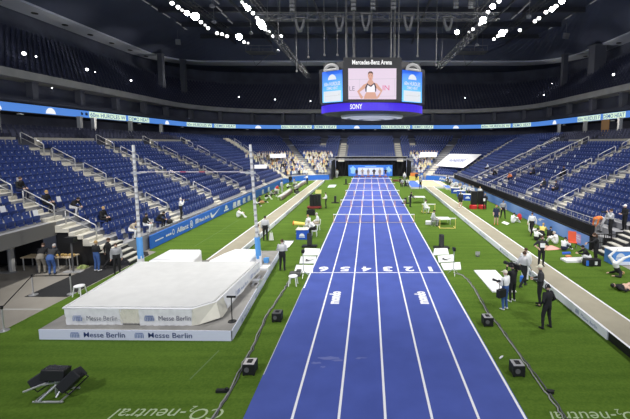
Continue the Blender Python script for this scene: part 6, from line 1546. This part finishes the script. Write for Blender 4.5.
# ================================================================== cut-out spectators in the far corners
def cutout_mesh():
    b_=MB(); b_.box((0,0,.62),(.50,.03,.46)); b_.prism([(-.25,-.015),(.25,-.015),(.25,.015),(-.25,.015)],.85,.98,0,[(-.10,-.015),(.10,-.015),(.10,.015),(-.10,.015)]); b_.tube([(0,0,0),(0,0,.5)],.03,4)
    h_=MB(); h_.ball((0,0,1.11),(.115,.03,.15),10,6); k_=MB(); 
    n=10; vs=[(0,-.012,1.11)];
    k_.ball((0,.008,1.16),(.13,.03,.135),10,6)
    return b_.mesh('torso_board',[None]),h_.mesh('face_board',[SKIN]),k_.mesh('hair_board',[None])
CB,CF,CK=cutout_mesh()
COLS=[('white',(.78,.78,.76),9),('pale yellow',(.80,.74,.42),9),('cream',(.72,.68,.55),5),('blue',(.06,.12,.35),4),('black',(.03,.03,.035),5),('orange',(.75,.40,.16),1),('grey',(.35,.36,.38),3)]
bag=[c for c in COLS for _ in range(c[2])]
rnd=random.Random(11); cp=None; ncut=0
spots=[]
for i in range(0,9):
    t=(i+.55)/NT
    for p,n in path_points(rowplan(t),.56+.04*((i*7)%3),60,62,0):
        if p.y<66 and p.x<0 or aisle_hit(p,i): continue
        pass
        if i<7 and abs(p.x)<GAPX+.9: continue
        if p.x>10.2+9.3*(i+.5)/16: continue
        if abs(p.x)<GAPX+.4: continue
        spots.append((i,p,n))
print('SPOTS',len(spots))
while len(spots)>298: spots.pop(rnd.randrange(len(spots)))
for i,p,n in spots:
    c=rnd.choice(bag); side='left' if p.x<0 else 'right'
    lab=f'spectator cut-out in a {c[0]} shirt, {ORD[i]} row, far {side} corner'
    if cp is None:
        cp=thing('spectator_cutout',lab,'cut-out',(0,0,0),0,'spectator cut-outs in the far corners'); link_mesh('torso_board',CB,cp); link_mesh('face_board',CF,cp); link_mesh('hair_board',CK,cp); o=cp
    else: o=copy_tree(cp); o['label']=lab
    tg=V((-n.y,n.x,0))*rnd.uniform(-.05,.05); o.location=V((p.x+n.x*.30,p.y+n.y*.30,ROWZ(i)+.02))+tg; o.rotation_euler=(0,0,math.atan2(-n.x,n.y)+PI); o.scale=(rnd.uniform(.85,1.0),1,rnd.uniform(.90,1.06))
    for ch in o.children:
        s=ch.name.split('.')[0]
        if s=='torso_board': setm(ch,0,mat('shirt_'+c[0].replace(' ','_'),c[1],.8))
        if s=='hair_board': setm(ch,0,rnd.choice([HC['brown'],HC['black'],HC['blond'],HC['blond'],HC['grey']]))
# ================================================================== light
def lamp(name,p,aim,power,size=80,blend=.6,col=(1,.985,.96),rad=.6):
    l=bpy.data.lights.new(name,'SPOT'); l.energy=power; l.spot_size=math.radians(size); l.spot_blend=blend; l.color=col; l.shadow_soft_size=rad
    o=bpy.data.objects.new(name,l); C.objects.link(o); o.location=p; d=V(aim)-V(p); o.rotation_euler=d.to_track_quat('-Z','Y').to_euler(); return o
K=3.2
for s in (-1,1):
    for y,pw in ((22,2600),(34,4200),(46,5600),(56,6400),(66,5600),(74,4400)):
        lamp('floodlight_lamp',(s*17.8,y,26.0),(s*1.5,y*.96+3,0),pw*K,78,.55)
    for y,pw in ((30,2600),(44,3000),(58,3400),(70,3200)):
        lamp('floodlight_lamp',(s*27.0,y,26.0),(s*22.5,y+1,3),pw*K,58,.5)
for s in (-1,1):
    for y,pw in ((-8,5200),(8,4800)): lamp('floodlight_lamp',(s*17.8,y,25.0),(s*6,y*.3+34,0),pw*K,80,.6)
for x in (-10,10): lamp('floodlight_lamp',(x,62,26),(x*1.25,75,1.5),5200*K,38,.7)
def fill_point(name,p,power,rad=.3,col=(1,.97,.92)):
    l=bpy.data.lights.new(name,'POINT'); l.energy=power; l.shadow_soft_size=rad; l.color=col; o=bpy.data.objects.new(name,l); C.objects.link(o); o.location=p
for y in (30,40,50,62): fill_point('club_fill',(-35.0,y,10.0),110); fill_point('club_fill',(31.0,y,10.0),110)  # point fills added under the balcony to brighten the club columns
for y in (34,46,58,70,82): lamp('soffit_fill',(-39.4,y,17.4),(-48.5,y+1,26.0),700,64,1.0); lamp('soffit_fill',(35.2,y+4,17.4),(46.0,y+5,26.0),700,64,1.0)  # upward spots added only to brighten the soffit, no fixtures there
w=bpy.data.worlds.new('ambient_fill'); SC.world=w; w.use_nodes=True  # added blue ambient fill from the open near end, in place of haze
w.node_tree.nodes['Background'].inputs[0].default_value=(.55,.62,.85,1); w.node_tree.nodes['Background'].inputs[1].default_value=.75
vs_=SC.view_settings; vs_.view_transform='Standard'; vs_.look='None'; vs_.exposure=0.0; vs_.gamma=1.0; vs_.use_curve_mapping=False
